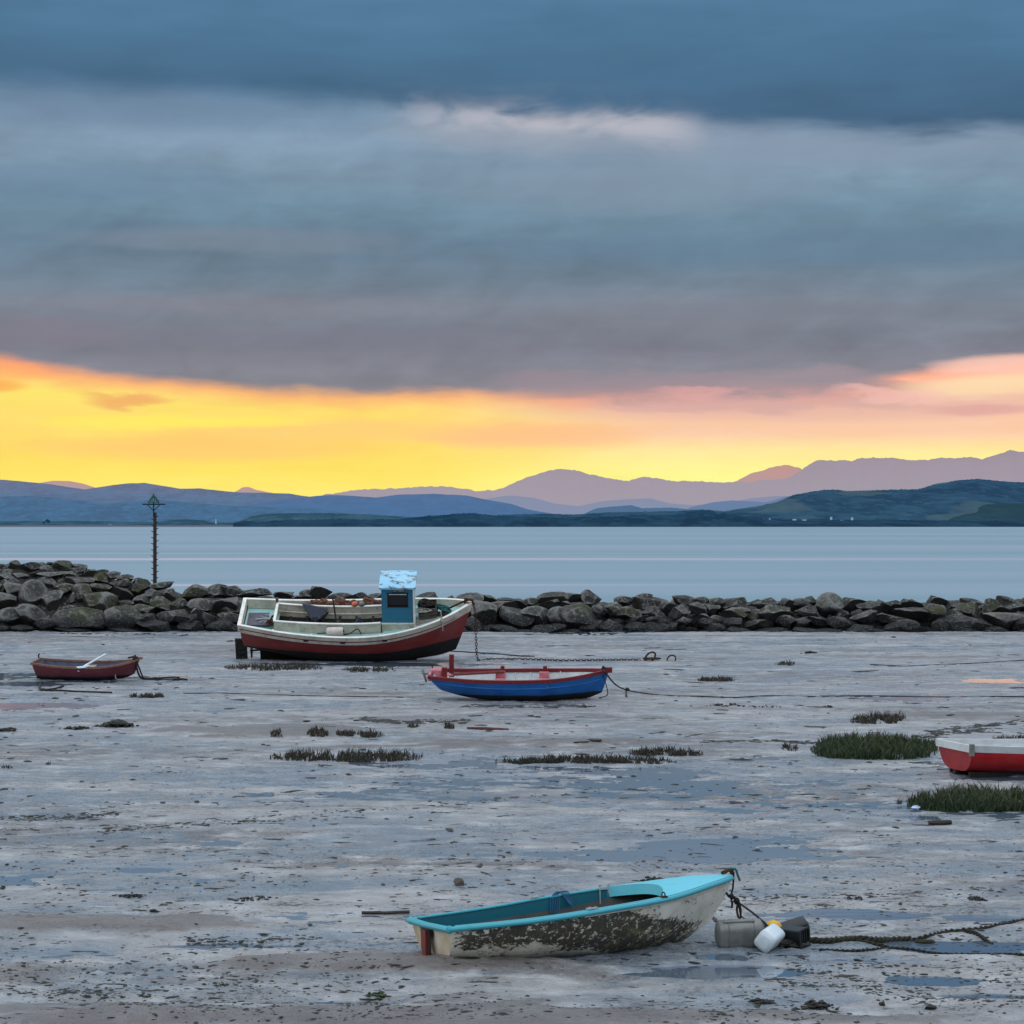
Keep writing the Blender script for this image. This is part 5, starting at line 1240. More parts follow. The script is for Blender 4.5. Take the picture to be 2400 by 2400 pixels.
m = MB(); m.box((1.34, -.585, .385), (.24, .20, .03), Matrix.Rotation(R(35), 3, 'Z')); m.box((1.47, -.53, .41), (.14, .09, .04), Matrix.Rotation(R(-10), 3, 'Z')); m.build('blade', WHITEPL, t, bevel=.012)
b0 = MR @ Vector((2.62, -.05, .50)); y0 = g0.y
m = MB(); m.tube(smoothpath([b0 + Vector((-.2, .1, .05)), b0 + Vector((0, 0, .07)), b0 + Vector((.03, -.02, -.15)), dp(325, 1580, y0 + .2), gq(332, 1590, .03)] + gpath([(350, 1592), (380, 1592), (420, 1591), (438, 1592)], .02), 6), .026, 6)
m.tube(smoothpath([b0 + Vector((.02, 0, 0)), dp(328, 1570, y0 + .2), dp(334, 1585, y0 + .2), gq(340, 1591, .03)] + gpath([(370, 1590), (400, 1588), (420, 1589)], .03), 6), .022, 6)
m.ball(b0 + Vector((.0, -.02, .02)), (.07, .06, .10), 8, 7, .6, 3)
tag(m.build('mooring_line', ROPE), 'thick dark rope from the bow of the small maroon boat', 'rope')
tag(MB().tube(smoothpath([MR @ Vector((2.10, -.50, .42)), dp(270, 1575, y0 - .1), dp(271, 1588, y0 - .2), gq(278, 1593, .02), gq(305, 1594, .02), gq(330, 1593, .02)], 6), .012, 5).build('rope', ROPEPALE), 'thin pale rope hanging over the side of the small maroon boat', 'rope')

# ================================================================== bright red boat at right
g0 = gp(2240, 1815)
MX = pose(g0.x - .02, g0.y + .05, .05, yaw=15, heel=0, trim=1.2)
rx = thing('rowing_boat', 'bright red boat with white top strake cut off by the right edge', 'boat', MX)
hx = Hull(4.3, ([0, .1, .3, .5, .7, .88, .96, 1], [.62, .68, .78, .80, .72, .40, .16, .025]),
          ([0, .25, .5, .75, 1], [.45, .43, .44, .52, .66]), ([0, .1, .3, .8, .93, 1], [.02, 0, 0, 0, .06, .2]), rake_bow=.3, rake_stern=.04, full=(.48, 1.25), bowv=.4)
m = hx.shell(); m.build('hull', HULL_RIGHT, rx, ang=50)
hx.transom().build('transom', simple('dull_red_transom_paint', sr(150, 34, 42), .5, sr(120, 26, 34), 3), rx)
m = MB()
for side in (-1, 1):
    rows = []
    for i in range(41):
        t_ = i / 40 * .99; a = hx.p(t_, 1, side); zt = a.z + .015; o_ = side * .02
        lo = hx.p(t_, .62, side); f = min(1, .10 / max(a.z - lo.z, .01)); q = a.lerp(lo, f)
        rows.append([(q.x, q.y + o_, zt - .11), (a.x, a.y + o_ * 1.3, zt), (a.x, a.y - side * .05, zt), (a.x, a.y - side * .05, zt - .12)])
    m.grid(rows, True)
m.build('top_strake', WHITEIN, rx)
MB().box((-.005, 0, .405), (.05, 1.25, .12)).build('transom_strake', WHITEIN, rx, bevel=.006)
MB().box((.0, -.63, .39), (.08, .05, .19)).build('corner_knee', GREYPL, rx, bevel=.006)
m = MB(); rows = []
for i in range(24):
    t_ = .02 + .93 * i / 23
    rows.append([hx.p(t_, 1 - j / 10, -1, .04) for j in range(11)] + [hx.p(t_, j / 10, 1, .04) for j in range(1, 11)])
m.grid(rows); hx.transom(m, .04, t=.02); m.build('inner_hull', WHITEIN, rx, ang=180)
m = MB(); m.sweep([(x, 0, -.045) for x in np.linspace(.0, 3.7, 8)], .09, .13); m.build('keel', BLACKIRON, rx, smooth=False)
for side in (-1, 1):
    m = MB(); m.sweep([(x, side * .35, -.03) for x in np.linspace(.1, 3.0, 8)], .06, .10); m.build('bilge_keel', BLACKIRON, rx, smooth=False)
for x_ in (1.3, 2.5): MB().box((x_, 0, .32), (.2, 1.4, .03)).build('thwart', WHITEIN, rx, smooth=False)

# ------------------------------------------------------------------ beach litter that stands out
tag(MB().tube([gq(848, 2139, .02), gq(905, 2140, .02), gq(960, 2139, .02)], .017, 7).build('driftwood', WOODDARK), 'dark straight stick on the mud left of the white dinghy', 'driftwood')
tag(MB().tube([gq(2176, 1930, .03), gq(2205, 1931, .03), gq(2229, 1930, .03)], [.03, .04, .03], 7).build('driftwood', WOODDARK), 'short thick driftwood log in shallow water at the right', 'driftwood')
tag(MB().tube([gq(1095, 1711, .02), gq(1140, 1713, .02), gq(1192, 1714, .015)], [.02, .035, .02], 6).build('driftwood', simple('red_stained_wood', sr(84, 40, 42), .6)), 'reddish half-buried plank beside the small grass tuft', 'driftwood')
def stone(px, py, w, h, label, seed, mat=STONE):
    c = gq(px, py); k_ = c.y / F; me = rock_mesh(seed); me.materials.append(mat); o = bpy.data.objects.new('stone', me); C.objects.link(o)
    o.location = (c.x, c.y, c.z + h * k_ * .3); o.scale = (w / 2 * k_, w / 2 * k_ * .8, h * k_ * .7); tag(o, label, 'stone')
stone(1073, 2076, 30, 20, 'pointed brown stone on the wet mud above the white dinghy', 91)
stone(1180, 0 + 2008, 9, 5, 'small dark stone on the mud above the pointed stone', 92, WEED)
stone(362, 2136, 24, 9, 'rounded dark stone at the edge of the grey bank at left', 93, WEED)
stone(605, 2220, 28, 9, 'low dark stone beside the narrow channel at lower left', 94, WEED)
stone(2013, 2249, 24, 8, 'small dark stone right of the puddle below the floats', 95, WEED)
stone(2067, 2363, 16, 10, 'small dark stone near the bottom right', 96, WEED)
stone(2180, 2370, 32, 14, 'flat dark stone at the bottom right corner area', 97, WEED)
stone(7, 2081, 14, 9, 'dark round stone at the left edge', 98, WEED)
o = MB().ball(gq(2147, 1896, .04), (.055, .04, .035), 8, 6, .9, 2).build('plastic_scrap', simple('pale_blue_plastic', sr(190, 205, 240), .3), ang=10); tag(o, 'crumpled pale blue plastic scrap before the right grass patch', 'plastic scrap')
# bent iron at left
tag(MB().tube(smoothpath([dp(100, 1598, 58.4), dp(95, 1606, 58.3), gq(93, 1617, .05), gq(100, 1619, .03), gq(140, 1620, .03), gq(180, 1621, .02), gq(262, 1625, .02)], 6), [.035] * 20 + [.022] * 17, 6).build('bent_iron', BLACKIRON), 'bent black iron rod sticking up from the mud below the maroon boat', 'iron rod')
tag(MB().tube([gq(112, 1620, .04), gq(130, 1618, .05), gq(149, 1615, .08)], .025, 6).build('stick', BLACKIRON), 'short dark stick lying on the bent iron rod', 'stick')
tag(MB().tube(gpath([(430, 1625), (520, 1628), (640, 1632), (740, 1634), (850, 1637), (945, 1637)], .006), .011, 5).build('rope', ROPE), 'long thin dark rope on the mud left of the blue rowing boat', 'rope')
tag(MB().tube(gpath([(2040, 1559), (2120, 1563), (2200, 1559), (2300, 1555), (2400, 1549), (2480, 1545)], .004), .016, 5).build('rope', ROPE), 'dark rope lying on the far mud at the right', 'rope')
def heap(px, py, w, h, label, seed, mat=WEED, n=40):
    rg = random.Random(seed); c = gq(px, py); k_ = c.y / F; m = MB(); W = w / 2 * k_
    for i in range(n):
        u = rg.gauss(0, .42); u = max(-1, min(1, u)); v = rg.uniform(-1, 1); r = rg.uniform(.3, 1) * h * k_ * .4
        x = u * W; y = v * W * .5; zt = (1 - u * u) * h * k_ * rg.uniform(0, .75)
        m.ball((c.x + x, c.y + y, hz(c.x + x, c.y + y) + zt), (r * rg.uniform(1.2, 2.2), r * 1.3, r * rg.uniform(.6, 1)), 7, 5, .9, i + seed)
    return tag(m.build('seaweed_heap', mat, ang=25), label, 'seaweed')
heap(274, 1704, 95, 16, 'dark heap of weed and stones on the mud at the left', 1, n=70)
heap(178, 1710, 84, 8, 'low weed heap just left of the tallest weed heap', 2, n=50)
heap(14, 1714, 60, 9, 'low dark weed heap cut by the left edge', 3)
heap(1895, 1533, 40, 6, 'small dark weed clump on the far mud at the right', 4, n=25)
heap(1700, 1658, 90, 6, 'long low weed clump right below the blue boat mooring line', 5, n=40)
heap(1790, 1661, 100, 4, 'thin weed streak right of the long weed clump', 6, n=30)
heap(1938, 1662, 36, 6, 'small weed clump right of the thin weed streak', 7, n=20)
heap(1530, 2066, 60, 14, 'dark weed clump behind the turquoise foredeck', 8, n=30)
heap(1570, 2088, 50, 5, 'thin weed scrap behind the foredeck tip', 9, n=16)
heap(1912, 2366, 110, 16, 'flat dark weed mat at the bottom right', 10, n=46)
heap(1780, 2352, 60, 14, 'brown weed sprig at the bottom right', 11, n=26)
heap(2290, 2112, 50, 10, 'dark weed scrap on the mud above the weedy ropes', 12, n=24)
heap(880, 2338, 60, 12, 'green weed clump in the pool at the bottom', 13, GRASSG, 30)
heap(840, 2370, 130, 5, 'long flat green weed frond in the bottom pool', 14, GRASSG, 40)
heap(520, 2312, 80, 5, 'thin green weed streak at lower left', 15, GRASSG, 24)
heap(130, 2078, 90, 3, 'thin weed streak in the pinkish wet area at left', 16, n=16)
heap(310, 2100, 110, 9, 'scattered dark weed clump at the left above the grey bank', 17, n=36)
heap(590, 2108, 120, 7, 'scattered weed line right of the scattered weed clump', 18, n=36)
heap(1325, 1795, 10, 3, 'tiny weed scrap below the long grass strip', 19, n=8)
heap(2000, 2110, 60, 8, 'weed scrap above the puddle right of the floats', 20, n=22)

# ------------------------------------------------------------------ grass patches
def grass(px0, px1, py0, py1, hpx, n, mat, label, seed, dens=None, cat='grass'):
    rg = random.Random(seed); c = gq((px0 + px1) / 2, (py0 + py1) / 2); V = []; Fc = []; CC = []
    for i in range(n):
        u = rg.uniform(-1, 1); v = rg.uniform(-1, 1)
        if u * u * u * u + v * v > 1.02 or abs(u) > rg.uniform(.62, 1.15): continue
        px = (px0 + px1) / 2 + u * (px1 - px0) / 2; py = (py0 + py1) / 2 + v * (py1 - py0) / 2
        if mn.noise(Vector((px * .035, py * .09, seed))) + mn.noise(Vector((px * .11, py * .2, seed))) * .6 < -.34 - (.25 if dens else 0): continue
        p = gp(px, py); CC.append((px, py, u, p.x, p.y))
    if CC:
      Z_ = height(np.array([q[3] for q in CC]), np.array([q[4] for q in CC]))
    for (px, py, u, X_, Y_), z_ in zip(CC, Z_):
        p = Vector((X_, Y_, float(z_))) - c; kk = (c.y + p.y) / F; h = hpx * kk * rg.choice((.35, .55, .75, 1.0)) * rg.uniform(.5, 1.0) * (1 - .45 * abs(u) ** 3) * (0.75 + .5 * (mn.noise(Vector((px * .05, 3, seed))) + .5))
        w = rg.uniform(.005, .011) * (1 + c.y / 60); a = rg.uniform(0, math.pi); w *= .8; lean = rg.gauss(0, .38); ly = rg.gauss(0, .2)
        dx, dy = math.cos(a) * w, math.sin(a) * w; q = len(V); b0 = Vector(p)
        V += [(b0.x - dx, b0.y - dy, b0.z - .01), (b0.x + dx, b0.y + dy, b0.z - .01),
              (b0.x + lean * h * .35 - dx * .7, b0.y + ly * h * .35 - dy * .7, b0.z + h * .55), (b0.x + lean * h * .35 + dx * .7, b0.y + ly * h * .35 + dy * .7, b0.z + h * .55), (b0.x + lean * h, b0.y + ly * h, b0.z + h)]
        Fc += [(q, q + 1, q + 3, q + 2), (q + 2, q + 3, q + 4)]
    me = bpy.data.meshes.new('grass_patch'); me.from_pydata(V, [], Fc); me.materials.append(mat); me.update()
    o = bpy.data.objects.new('grass_patch', me); C.objects.link(o); o.location = c
    tag(o, label, cat, 'patches of marsh grass on the mud'); return o
grass(523, 760, 1562, 1572, 17, 1350, GRASSB, 'sparse olive grass strip in front of the fishing boat hull', 1)
grass(800, 930, 1568, 1576, 14, 570, GRASSB, 'short grass strip right of the strip before the fishing boat', 2)
grass(300, 386, 1630, 1637, 13, 750, GRASSB, 'small grass tuft right below the small maroon boat', 3)
grass(1630, 1722, 1590, 1597, 12, 630, GRASSB, 'small grass tuft above the blue boat mooring line', 4)
grass(1817, 1864, 1555, 1560, 10, 180, GRASSB, 'tiny grass tuft on the far mud right of the mooring ring', 5, 1)
grass(1990, 2135, 1684, 1698, 22, 1050, GRASSB, 'olive grass tuft standing behind the big green patch', 6)
grass(1900, 2200, 1738, 1779, 34, 9750, GRASSG, 'big dense green grass patch left of the bright red boat', 7)
grass(2125, 2480, 1866, 1900, 46, 7800, GRASSG, 'tall green grass patch at the right edge below the red boat', 8)
grass(2096, 2120, 1876, 1882, 36, 24, GRASSG, 'few separate grass blades left of the tall green patch', 9, 1)
grass(625, 995, 1768, 1784, 26, 2250, GRASSB, 'long olive grass strip at centre left', 10)
grass(630, 666, 1724, 1731, 15, 165, GRASSB, 'leftmost little grass tuft above the long olive strip', 11, 1)
grass(718, 772, 1722, 1731, 19, 330, GRASSB, 'middle grass tuft above the long olive strip', 12, 1)
grass(778, 902, 1722, 1731, 17, 780, GRASSB, 'rightmost longer grass tuft above the long olive strip', 13)
grass(1160, 1585, 1778, 1789, 19, 3000, GRASSB, 'long narrow grass strip at the centre of the mud', 14)
grass(1470, 1652, 1762, 1771, 20, 1200, GRASSB, 'grass tuft behind the right end of the long narrow strip', 15)
grass(1828, 1872, 1750, 1761, 19, 135, GRASSB, 'sparse little tuft left of the big green patch', 16, 1)
grass(955, 984, 1704, 1709, 13, 90, GRASSB, 'tiny tuft left of the reddish plank', 17, 1)
grass(1040, 1066, 1706, 1712, 18, 135, GRASSB, 'tiny tuft touching the reddish plank', 18, 1)
grass(2320, 2480, 1732, 1742, 16, 900, GRASSB, 'grass strip showing behind the bright red boat', 19)
grass(2, 30, 1800, 1806, 12, 36, GRASSB, 'few grass blades at the left edge', 20, 1)
grass(108, 120, 1792, 1797, 14, 18, GRASSB, 'single small grass sprig at the left', 21, 1)

# ------------------------------------------------------------------ scattered scraps (uncountable)
def scraps(name, n, seed, mat, label, cat, smin, smax, flat, near_bias=1.0, thr=0.0, squash=2.2, regions=None, pick=None):
    rs = np.random.RandomState(seed); V = []; Fq = []
    ico = [(0, 0, 1), (.894, 0, .447), (.276, .851, .447), (-.724, .526, .447), (-.724, -.526, .447), (.276, -.851, .447)]
    icf = [(0, 1, 2), (0, 2, 3), (0, 3, 4), (0, 4, 5), (0, 5, 1), (1, 6, 2), (2, 7, 3), (3, 8, 4), (4, 9, 5), (5, 10, 1), (1, 10, 6), (2, 6, 7), (3, 7, 8), (4, 8, 9), (5, 9, 10)]
    ico += [(x * 1.05, y * 1.05, -.5) for x, y in ((math.cos(R(36 + 72 * i)), math.sin(R(36 + 72 * i))) for i in range(5))]
    k = 0; tries = 0; CC = []
    while k < n and tries < n * 60:
        tries += 1
        py = 1486 + (2410 - 1486) * rs.rand() ** near_bias; px = rs.uniform(-80, 2480)
        if pick: px, py = pick(rs)
        if regions is not None:
            f = regions(px, py)
            if rs.rand() > f: continue
        c = gp(px, py)
        d = mn.noise(Vector((c.x * .8, c.y * .5, seed))) + .6 * mn.noise(Vector((c.x * 3.1, c.y * 2.0, seed + 5)))
        if d < thr + rs.uniform(-.35, .2): continue
        CC.append((c, py)); k += 1
    Z_ = height(np.array([q[0].x for q in CC]), np.array([q[0].y for q in CC]))
    for (c, py), zz_ in zip(CC, Z_):
        zz_ = float(zz_); kk = c.y / F
        s = (smin + (smax - smin) * rs.rand() ** 3) * kk; a = rs.uniform(0, math.pi) if rs.rand() < .4 else rs.normal(0, .35)
        lx = s * rs.uniform(.8, squash); ly = s * rs.uniform(.6, 1.2) * (2.0 if py < 1900 else 1.2); h = s * flat * rs.uniform(.5, 1.2); ca, sa = math.cos(a), math.sin(a); q = len(V)
        for (x, y, z) in ico:
            j = rs.uniform(.65, 1.3); X = x * lx * j; Y = y * ly * j
            V.append((c.x + X * ca - Y * sa, c.y + X * sa + Y * ca, max(zz_, WL) + z * h))
        Fq += [tuple(q + i for i in f) for f in icf]
    o = fast_mesh(name, np.array(V), np.array(Fq), mat, False)
    return tag(o, label, cat, kind='stuff')
def reg(px, py):
    v = 0.18
    if py > 2180: v += .25
    if py > 2260 and (px < 1150 or px > 1650): v += .5
    if 1980 < py < 2130: v += .22
    if py < 1800: v *= .9
    if px < 600 and 2150 < py < 2200: v *= .3
    if 950 < px < 1700 and 2255 < py < 2330: v *= .15
    return v
scraps('seaweed_scraps', 5600, 2, WEED, 'small dark seaweed scraps and worm casts strewn over the mud', 'seaweed', 1.2, 6.5, .55, .62, -.05, 2.0, reg)
scraps('seaweed_strands', 1700, 5, WEED, 'thin dark weed strands lying flat on the mud', 'seaweed', 2.0, 8.0, .18, .9, .05, 6.0, lambda px, py: .5)
scraps('shell_bits', 350, 9, WHITEIN, 'tiny white shell fragments near the bottom of the beach', 'shells', .6, 1.5, .6, .4, -.3, 1.4, lambda px, py: 1.0 if py > 2330 else .12)

LINES = [[(0, 1948), (200, 1942), (420, 1930), (620, 1918), (800, 1903), (980, 1890), (1200, 1868), (1500, 1846)], [(240, 1950), (420, 1938), (640, 1926), (860, 1905)],
         [(0, 1920), (140, 1916), (270, 1911)], [(2180, 1718), (2260, 1706), (2340, 1700), (2460, 1688)], [(2150, 1730), (2240, 1718), (2330, 1712)], [(1650, 1742), (1800, 1738), (1960, 1745)],
         [(0, 2330), (200, 2326), (420, 2340), (640, 2350), (900, 2352)], [(430, 2202), (560, 2206), (760, 2198)], [(1850, 2262), (1980, 2290), (2150, 2330), (2400, 2350)], [(1830, 2300), (2000, 2318), (2200, 2352)],
         [(1080, 1658), (1180, 1660), (1300, 1661), (1400, 1657)], [(850, 1690), (960, 1698), (1100, 1693)], [(1580, 2095), (1800, 2104), (2050, 2100), (2380, 2084)]]
def linepick(rs):
    l = LINES[rs.randint(len(LINES))]; i = rs.randint(len(l) - 1); f = rs.rand(); (a, b), (c, d) = l[i], l[i + 1]
    return a + (c - a) * f + rs.normal(0, 6), b + (d - b) * f + rs.normal(0, 1.0 + (b - 1230) / 300)
scraps('tideline_weed', 2800, 21, WEED, 'dark weed crumbs strewn along old tide and drag lines', 'seaweed', 1.6, 6.5, .45, 1, -.6, 2.8, None, linepick)

# ------------------------------------------------------------------ camera
cam = bpy.data.cameras.new('camera'); co = bpy.data.objects.new('camera', cam); C.objects.link(co)
cam.sensor_width = 36; cam.sensor_fit = 'HORIZONTAL'; cam.lens = 36 * F / 2400; cam.clip_end = 60000; cam.clip_start = .5
co.location = (0, 0, H); co.rotation_euler = (R(90), 0, 0); cam.shift_y = (1230 - 1200) / 2400
bpy.context.scene.camera = co

# ------------------------------------------------------------------ sky
def make_world():
    w = bpy.data.worlds.new('World'); bpy.context.scene.world = w; w.use_nodes = True
    t = NT(w.node_tree); bg = t.n['Background']
    d = coords(t, 'Generated'); nrm = t.n.new('ShaderNodeVectorMath'); nrm.operation = 'NORMALIZE'; t.l.new(d, nrm.inputs[0])
    x, y, z = t.sep(nrm.outputs[0])
    U = t.m('MULTIPLY', t.m('ARCTAN2', x, y), 57.2958)      # azimuth, degrees right of the view
    V = t.m('MULTIPLY', t.m('ARCSINE', z), 57.2958)         # elevation, degrees
    U = t.m('ADD', U, 0.0)
    Uc = t.m('MINIMUM', t.m('MAXIMUM', U, -16), 16)
    def nz(sx, sy, det=5, off=0, rough=.55, dist=0): return t.m('SUBTRACT', t.noise(t.comb(t.m('MULTIPLY', U, sx), t.m('MULTIPLY', V, sy), off), 1, det, rough, dist), .5)
    n1 = nz(.10, .42, 4, 0, .55, .3); n2 = nz(.35, 1.5, 5, 3, .6, .2); n3 = nz(.06, .9, 3, 7)
    Vw = t.m('ADD', V, t.m('ADD', t.m('MULTIPLY', n1, .9), t.m('MULTIPLY', n2, .22)))
    # cloud deck colour against elevation
    f = t.m('DIVIDE', Vw, 14.0)
    st = [(2.6, (150, 138, 144)), (3.3, (134, 133, 143)), (4.3, (124, 128, 141)), (5.2, (124, 133, 147)), (6.0, (110, 129, 146)), (6.8, (104, 128, 148)), (7.6, (112, 140, 160)), (8.3, (126, 150, 170)), (9.2, (128, 152, 174)), (9.9, (112, 140, 164)), (10.6, (82, 116, 148)), (11.6, (76, 114, 146)), (13.5, (86, 126, 160))]
    cloud = t.ramp(f, [(a / 14, sr(*c)) for a, c in st])
    # brightness streaks
    k = t.m('ADD', 1.0, t.m('ADD', t.m('MULTIPLY', n2, .26), t.m('ADD', t.m('MULTIPLY', n3, .42), t.m('MULTIPLY', nz(.9, 3.2, 3, 12), .10))))
    cloud = t.mix(1.0, cloud, t.comb(k, k, k), 'MULTIPLY')
    def px2(px, py): return ((px - 1200) * .010231, (1230 - py) * .010231)
    def blob(c, px, py, rx, ry, col, amt=1.0, soft=1.0, wob=.5):
        u0, v0 = px2(px, py); a = rx * .010231; b = ry * .010231
        du = t.m('DIVIDE', t.m('SUBTRACT', U, u0), a)
        dv = t.m('DIVIDE', t.m('SUBTRACT', t.m('ADD', V, t.m('MULTIPLY', n2, wob)), v0), b)
        r2 = t.m('ADD', t.m('MULTIPLY', du, du), t.m('MULTIPLY', dv, dv))
        return t.mix(t.m('MULTIPLY', t.ss(r2, 1.0 + soft * .6, max(0, 1.0 - soft)), amt), c, sr(*col))
    # big dark bank across the top with a soft lower edge
    eb = t.m('ADD', t.m('ADD', 9.95, t.m('MULTIPLY', Uc, -.06)), t.m('ADD', t.m('MULTIPLY', n1, 1.6), t.m('MULTIPLY', n2, .5)))
    dark = t.ss(V, t.m('SUBTRACT', eb, t.m('SUBTRACT', .5, t.m('MULTIPLY', Uc, .02))), t.m('ADD', eb, .30))
    bank = t.ramp(t.m('DIVIDE', V, 14.0), [(.64, sr(70, 100, 130)), (.76, sr(72, 108, 138)), (.88, sr(84, 124, 156)), (1, sr(90, 130, 164))])
    kb = t.m('ADD', 1.0, t.m('ADD', t.m('MULTIPLY', n2, .25), t.m('MULTIPLY', nz(.12, .6, 3, 21), .5)))
    bank = t.mix(1.0, bank, t.comb(kb, kb, kb), 'MULTIPLY')
    cloud = blob(cloud, 1330, 310, 420, 62, (150, 158, 172), .7, 1.0, .9)
    lump = t.noise(t.comb(t.m('MULTIPLY', U, .55), t.m('MULTIPLY', t.m('SUBTRACT', V, t.m('MULTIPLY', U, .12)), 1.1), 41), 1, 5, .52, .6)
    kl = t.m('ADD', 1.0, t.m('MULTIPLY', t.m('SUBTRACT', lump, .5), .42)); cloud = t.mix(1.0, cloud, t.comb(kl, kl, kl), 'MULTIPLY')
    bright = None
    cloud = blob(cloud, 1850, 350, 700, 60, (138, 154, 174), .6, 1.0)
    cloud = blob(cloud, 1500, 450, 450, 60, (132, 148, 166), .55, 1.0)
    cloud = blob(cloud, 200, 440, 420, 50, (100, 130, 156), .5, 1.0)
    cloud = blob(cloud, 300, 270, 420, 50, (112, 134, 162), .5, 1.0)
    cloud = blob(cloud, 1950, 590, 800, 46, (100, 128, 152), .5, 1.0)
    cloud = blob(cloud, 560, 570, 400, 32, (134, 142, 156), .4, 1.0)
    cloud = blob(cloud, 560, 720, 560, 26, (138, 132, 144), .35, 1.0)
    cloud = blob(cloud, 700, 800, 900, 60, (120, 120, 131), .4, 1.0)
    cloud = blob(cloud, 1650, 740, 500, 40, (128, 128, 140), .4, 1.0)
    cloud = blob(cloud, 120, 790, 200, 40, (136, 126, 142), .45, 1.0)
    cloud = t.mix(dark, cloud, bank)
    # clear glowing strip under the deck
    ce = t.m('ADD', t.m('ADD', 3.10, t.m('MULTIPLY', t.m('MULTIPLY', Uc, Uc), .0050)), t.m('ADD', t.m('MULTIPLY', n2, .40), t.m('MULTIPLY', nz(.22, .2, 3, 33), .5)))
    gl = t.ramp(t.m('DIVIDE', V, 4.2), [(0, sr(255, 240, 150)), (.10, sr(255, 238, 124)), (.30, sr(255, 228, 104)), (.55, sr(255, 218, 110)), (.75, sr(255, 232, 116)), (.92, sr(255, 196, 116)), (1, sr(255, 160, 110))])
    right = t.ss(U, -3.5, 4.5)
    gr = t.ramp(t.m('DIVIDE', V, 4.2), [(0, sr(255, 252, 180)), (.28, sr(255, 250, 150)), (.42, sr(255, 232, 156)), (.52, sr(253, 206, 172)), (.70, sr(250, 198, 170)), (.85, sr(255, 214, 178)), (1, sr(255, 200, 184))])
    glow = t.mix(right, gl, gr)
    ks = t.m('ADD', 1.0, t.m('MULTIPLY', n2, .14)); glow = t.mix(1.0, glow, t.comb(ks, t.m('ADD', 1, t.m('MULTIPLY', n2, .22)), t.m('ADD', 1, t.m('MULTIPLY', n2, .5))), 'MULTIPLY')
    glow = blob(glow, 480, 1050, 420, 34, (255, 202, 118), .7, 1.0)
    glow = blob(glow, 900, 1010, 500, 26, (255, 206, 128), .6, 1.0)
    glow = blob(glow, 310, 945, 100, 18, (240, 168, 104), .8, 1.0, .9)
    glow = blob(glow, 0, 912, 80, 18, (250, 160, 84), .7, 1.0, .2)
    glow = blob(glow, 420, 990, 320, 16, (255, 240, 100), .7, 1.0)
    glow = blob(glow, 0, 870, 180, 30, (255, 170, 100), .6, 1.0)
    glow = blob(glow, 1250, 1025, 260, 30, (255, 188, 140), .6, 1.0)
    glow = blob(glow, 1850, 950, 640, 44, (224, 178, 166), .65, 1.0)
    edge = t.m('SUBTRACT', ce, V)
    glow = t.mix(t.m('MULTIPLY', t.ss(edge, .55, .02), .65), glow, sr(250, 150, 120))
    q = t.m('DIVIDE', t.m('SUBTRACT', t.m('SUBTRACT', eb, V), .28), .42)
    br = t.m('EXPONENT', t.m('MULTIPLY', t.m('MULTIPLY', q, q), -1))
    win = t.m('MULTIPLY', t.ss(U, -4.2, -.2), t.ss(U, 5.0, 3.4))
    br = t.m('MULTIPLY', t.m('MULTIPLY', br, win), t.ss(lump, .30, .56))
    cloud = t.mix(t.m('MULTIPLY', br, .62), cloud, sr(198, 194, 202))
    sky = t.mix(t.ss(edge, -.20, .16), cloud, glow)
    # grey-mauve tongues of cloud hanging into the glow on the right
    sky = blob(sky, 1480, 905, 330, 34, (160, 142, 150), .8, 1.0, 1.1)
    sky = blob(sky, 1880, 902, 270, 36, (160, 144, 152), .85, 1.0, 1.2)
    sky = blob(sky, 1750, 945, 420, 24, (206, 164, 162), .6, 1.0, 1.2)
    sky = blob(sky, 2330, 860, 160, 20, (255, 204, 186), .8, 1.0, .5)
    sky = blob(sky, 2300, 910, 200, 26, (255, 224, 176), .7, 1.0, .6)
    sky = blob(sky, 1640, 918, 110, 12, (240, 176, 170), .45, 1.0, 1.4)
    sky = blob(sky, 2080, 925, 130, 14, (250, 196, 184), .55, 1.0, 1.4)
    sky = blob(sky, 2290, 965, 130, 14, (222, 164, 160), .7, 1.0, .3)
    # above and behind the camera the deck is brighter and even
    up = t.ss(V, 12.6, 30.0)
    high = t.mix(t.ss(V, 20, 75), (.60, .70, .84, 1), (1.16, 1.25, 1.38, 1))
    back = t.ss(t.m('ABSOLUTE', U), 40, 110)
    sky = t.mix(up, sky, high)
    sky = t.mix(back, sky, t.mix(up, (.42, .47, .54, 1), (1.16, 1.25, 1.38, 1)))
    sky = t.mix(t.ss(V, -.6, -4.0), sky, (.10, .11, .12, 1))
    ns = t.n.new('ShaderNodeTexSky'); ns.sky_type = 'NISHITA'; ns.sun_disc = False; ns.sun_elevation = SUN_EL; ns.sun_rotation = SUN_AZ
    ns.dust_density = 2.0
    nb = t.mix(1.0, ns.outputs[0], (.0012, .0012, .0014, 1), 'MULTIPLY')
    t.put(bg.inputs[0], t.mix(1.0, sky, nb, 'ADD')); bg.inputs[1].default_value = 1.0
SUN_EL = R(14); SUN_AZ = R(-70)
make_world()
sun = bpy.data.lights.new('sun', 'SUN'); so = bpy.data.objects.new('sun', sun); C.objects.link(so)
sun.energy = 0.5; sun.angle = R(18); sun.color = (1.0, .90, .80)
dirv = Vector((math.sin(SUN_AZ) * math.cos(SUN_EL), math.cos(SUN_AZ) * math.cos(SUN_EL), math.sin(SUN_EL)))
so.rotation_euler = dirv.to_track_quat('Z', 'Y').to_euler()

sc = bpy.context.scene
sc.view_settings.view_transform = 'Standard'; sc.view_settings.look = 'None'; sc.view_settings.exposure = 0; sc.view_settings.gamma = 1

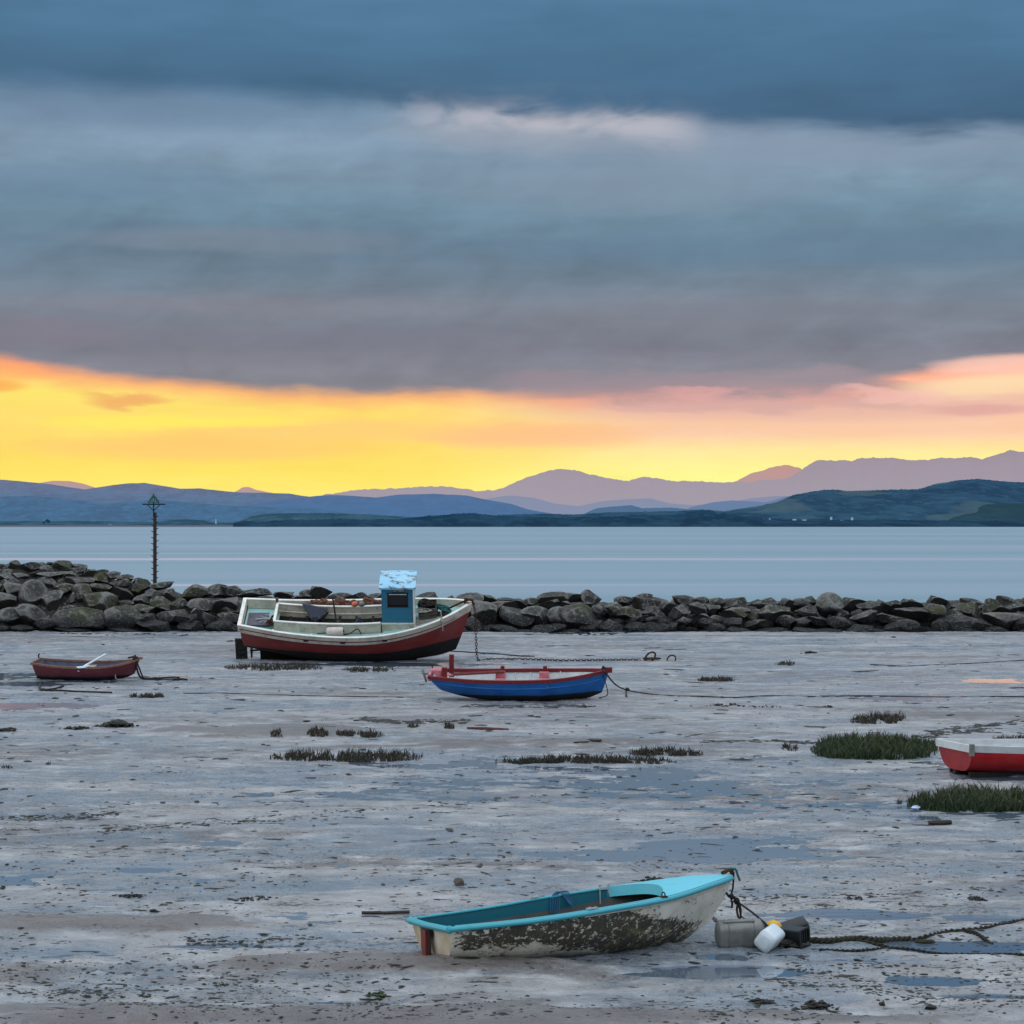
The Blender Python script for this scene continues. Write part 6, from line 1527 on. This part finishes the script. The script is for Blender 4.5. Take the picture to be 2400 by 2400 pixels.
sc.cycles.max_bounces = 5; sc.cycles.diffuse_bounces = 2; sc.cycles.glossy_bounces = 2
bpy.context.scene.world.cycles.sampling_method = 'MANUAL'; bpy.context.scene.world.cycles.sample_map_resolution = 512
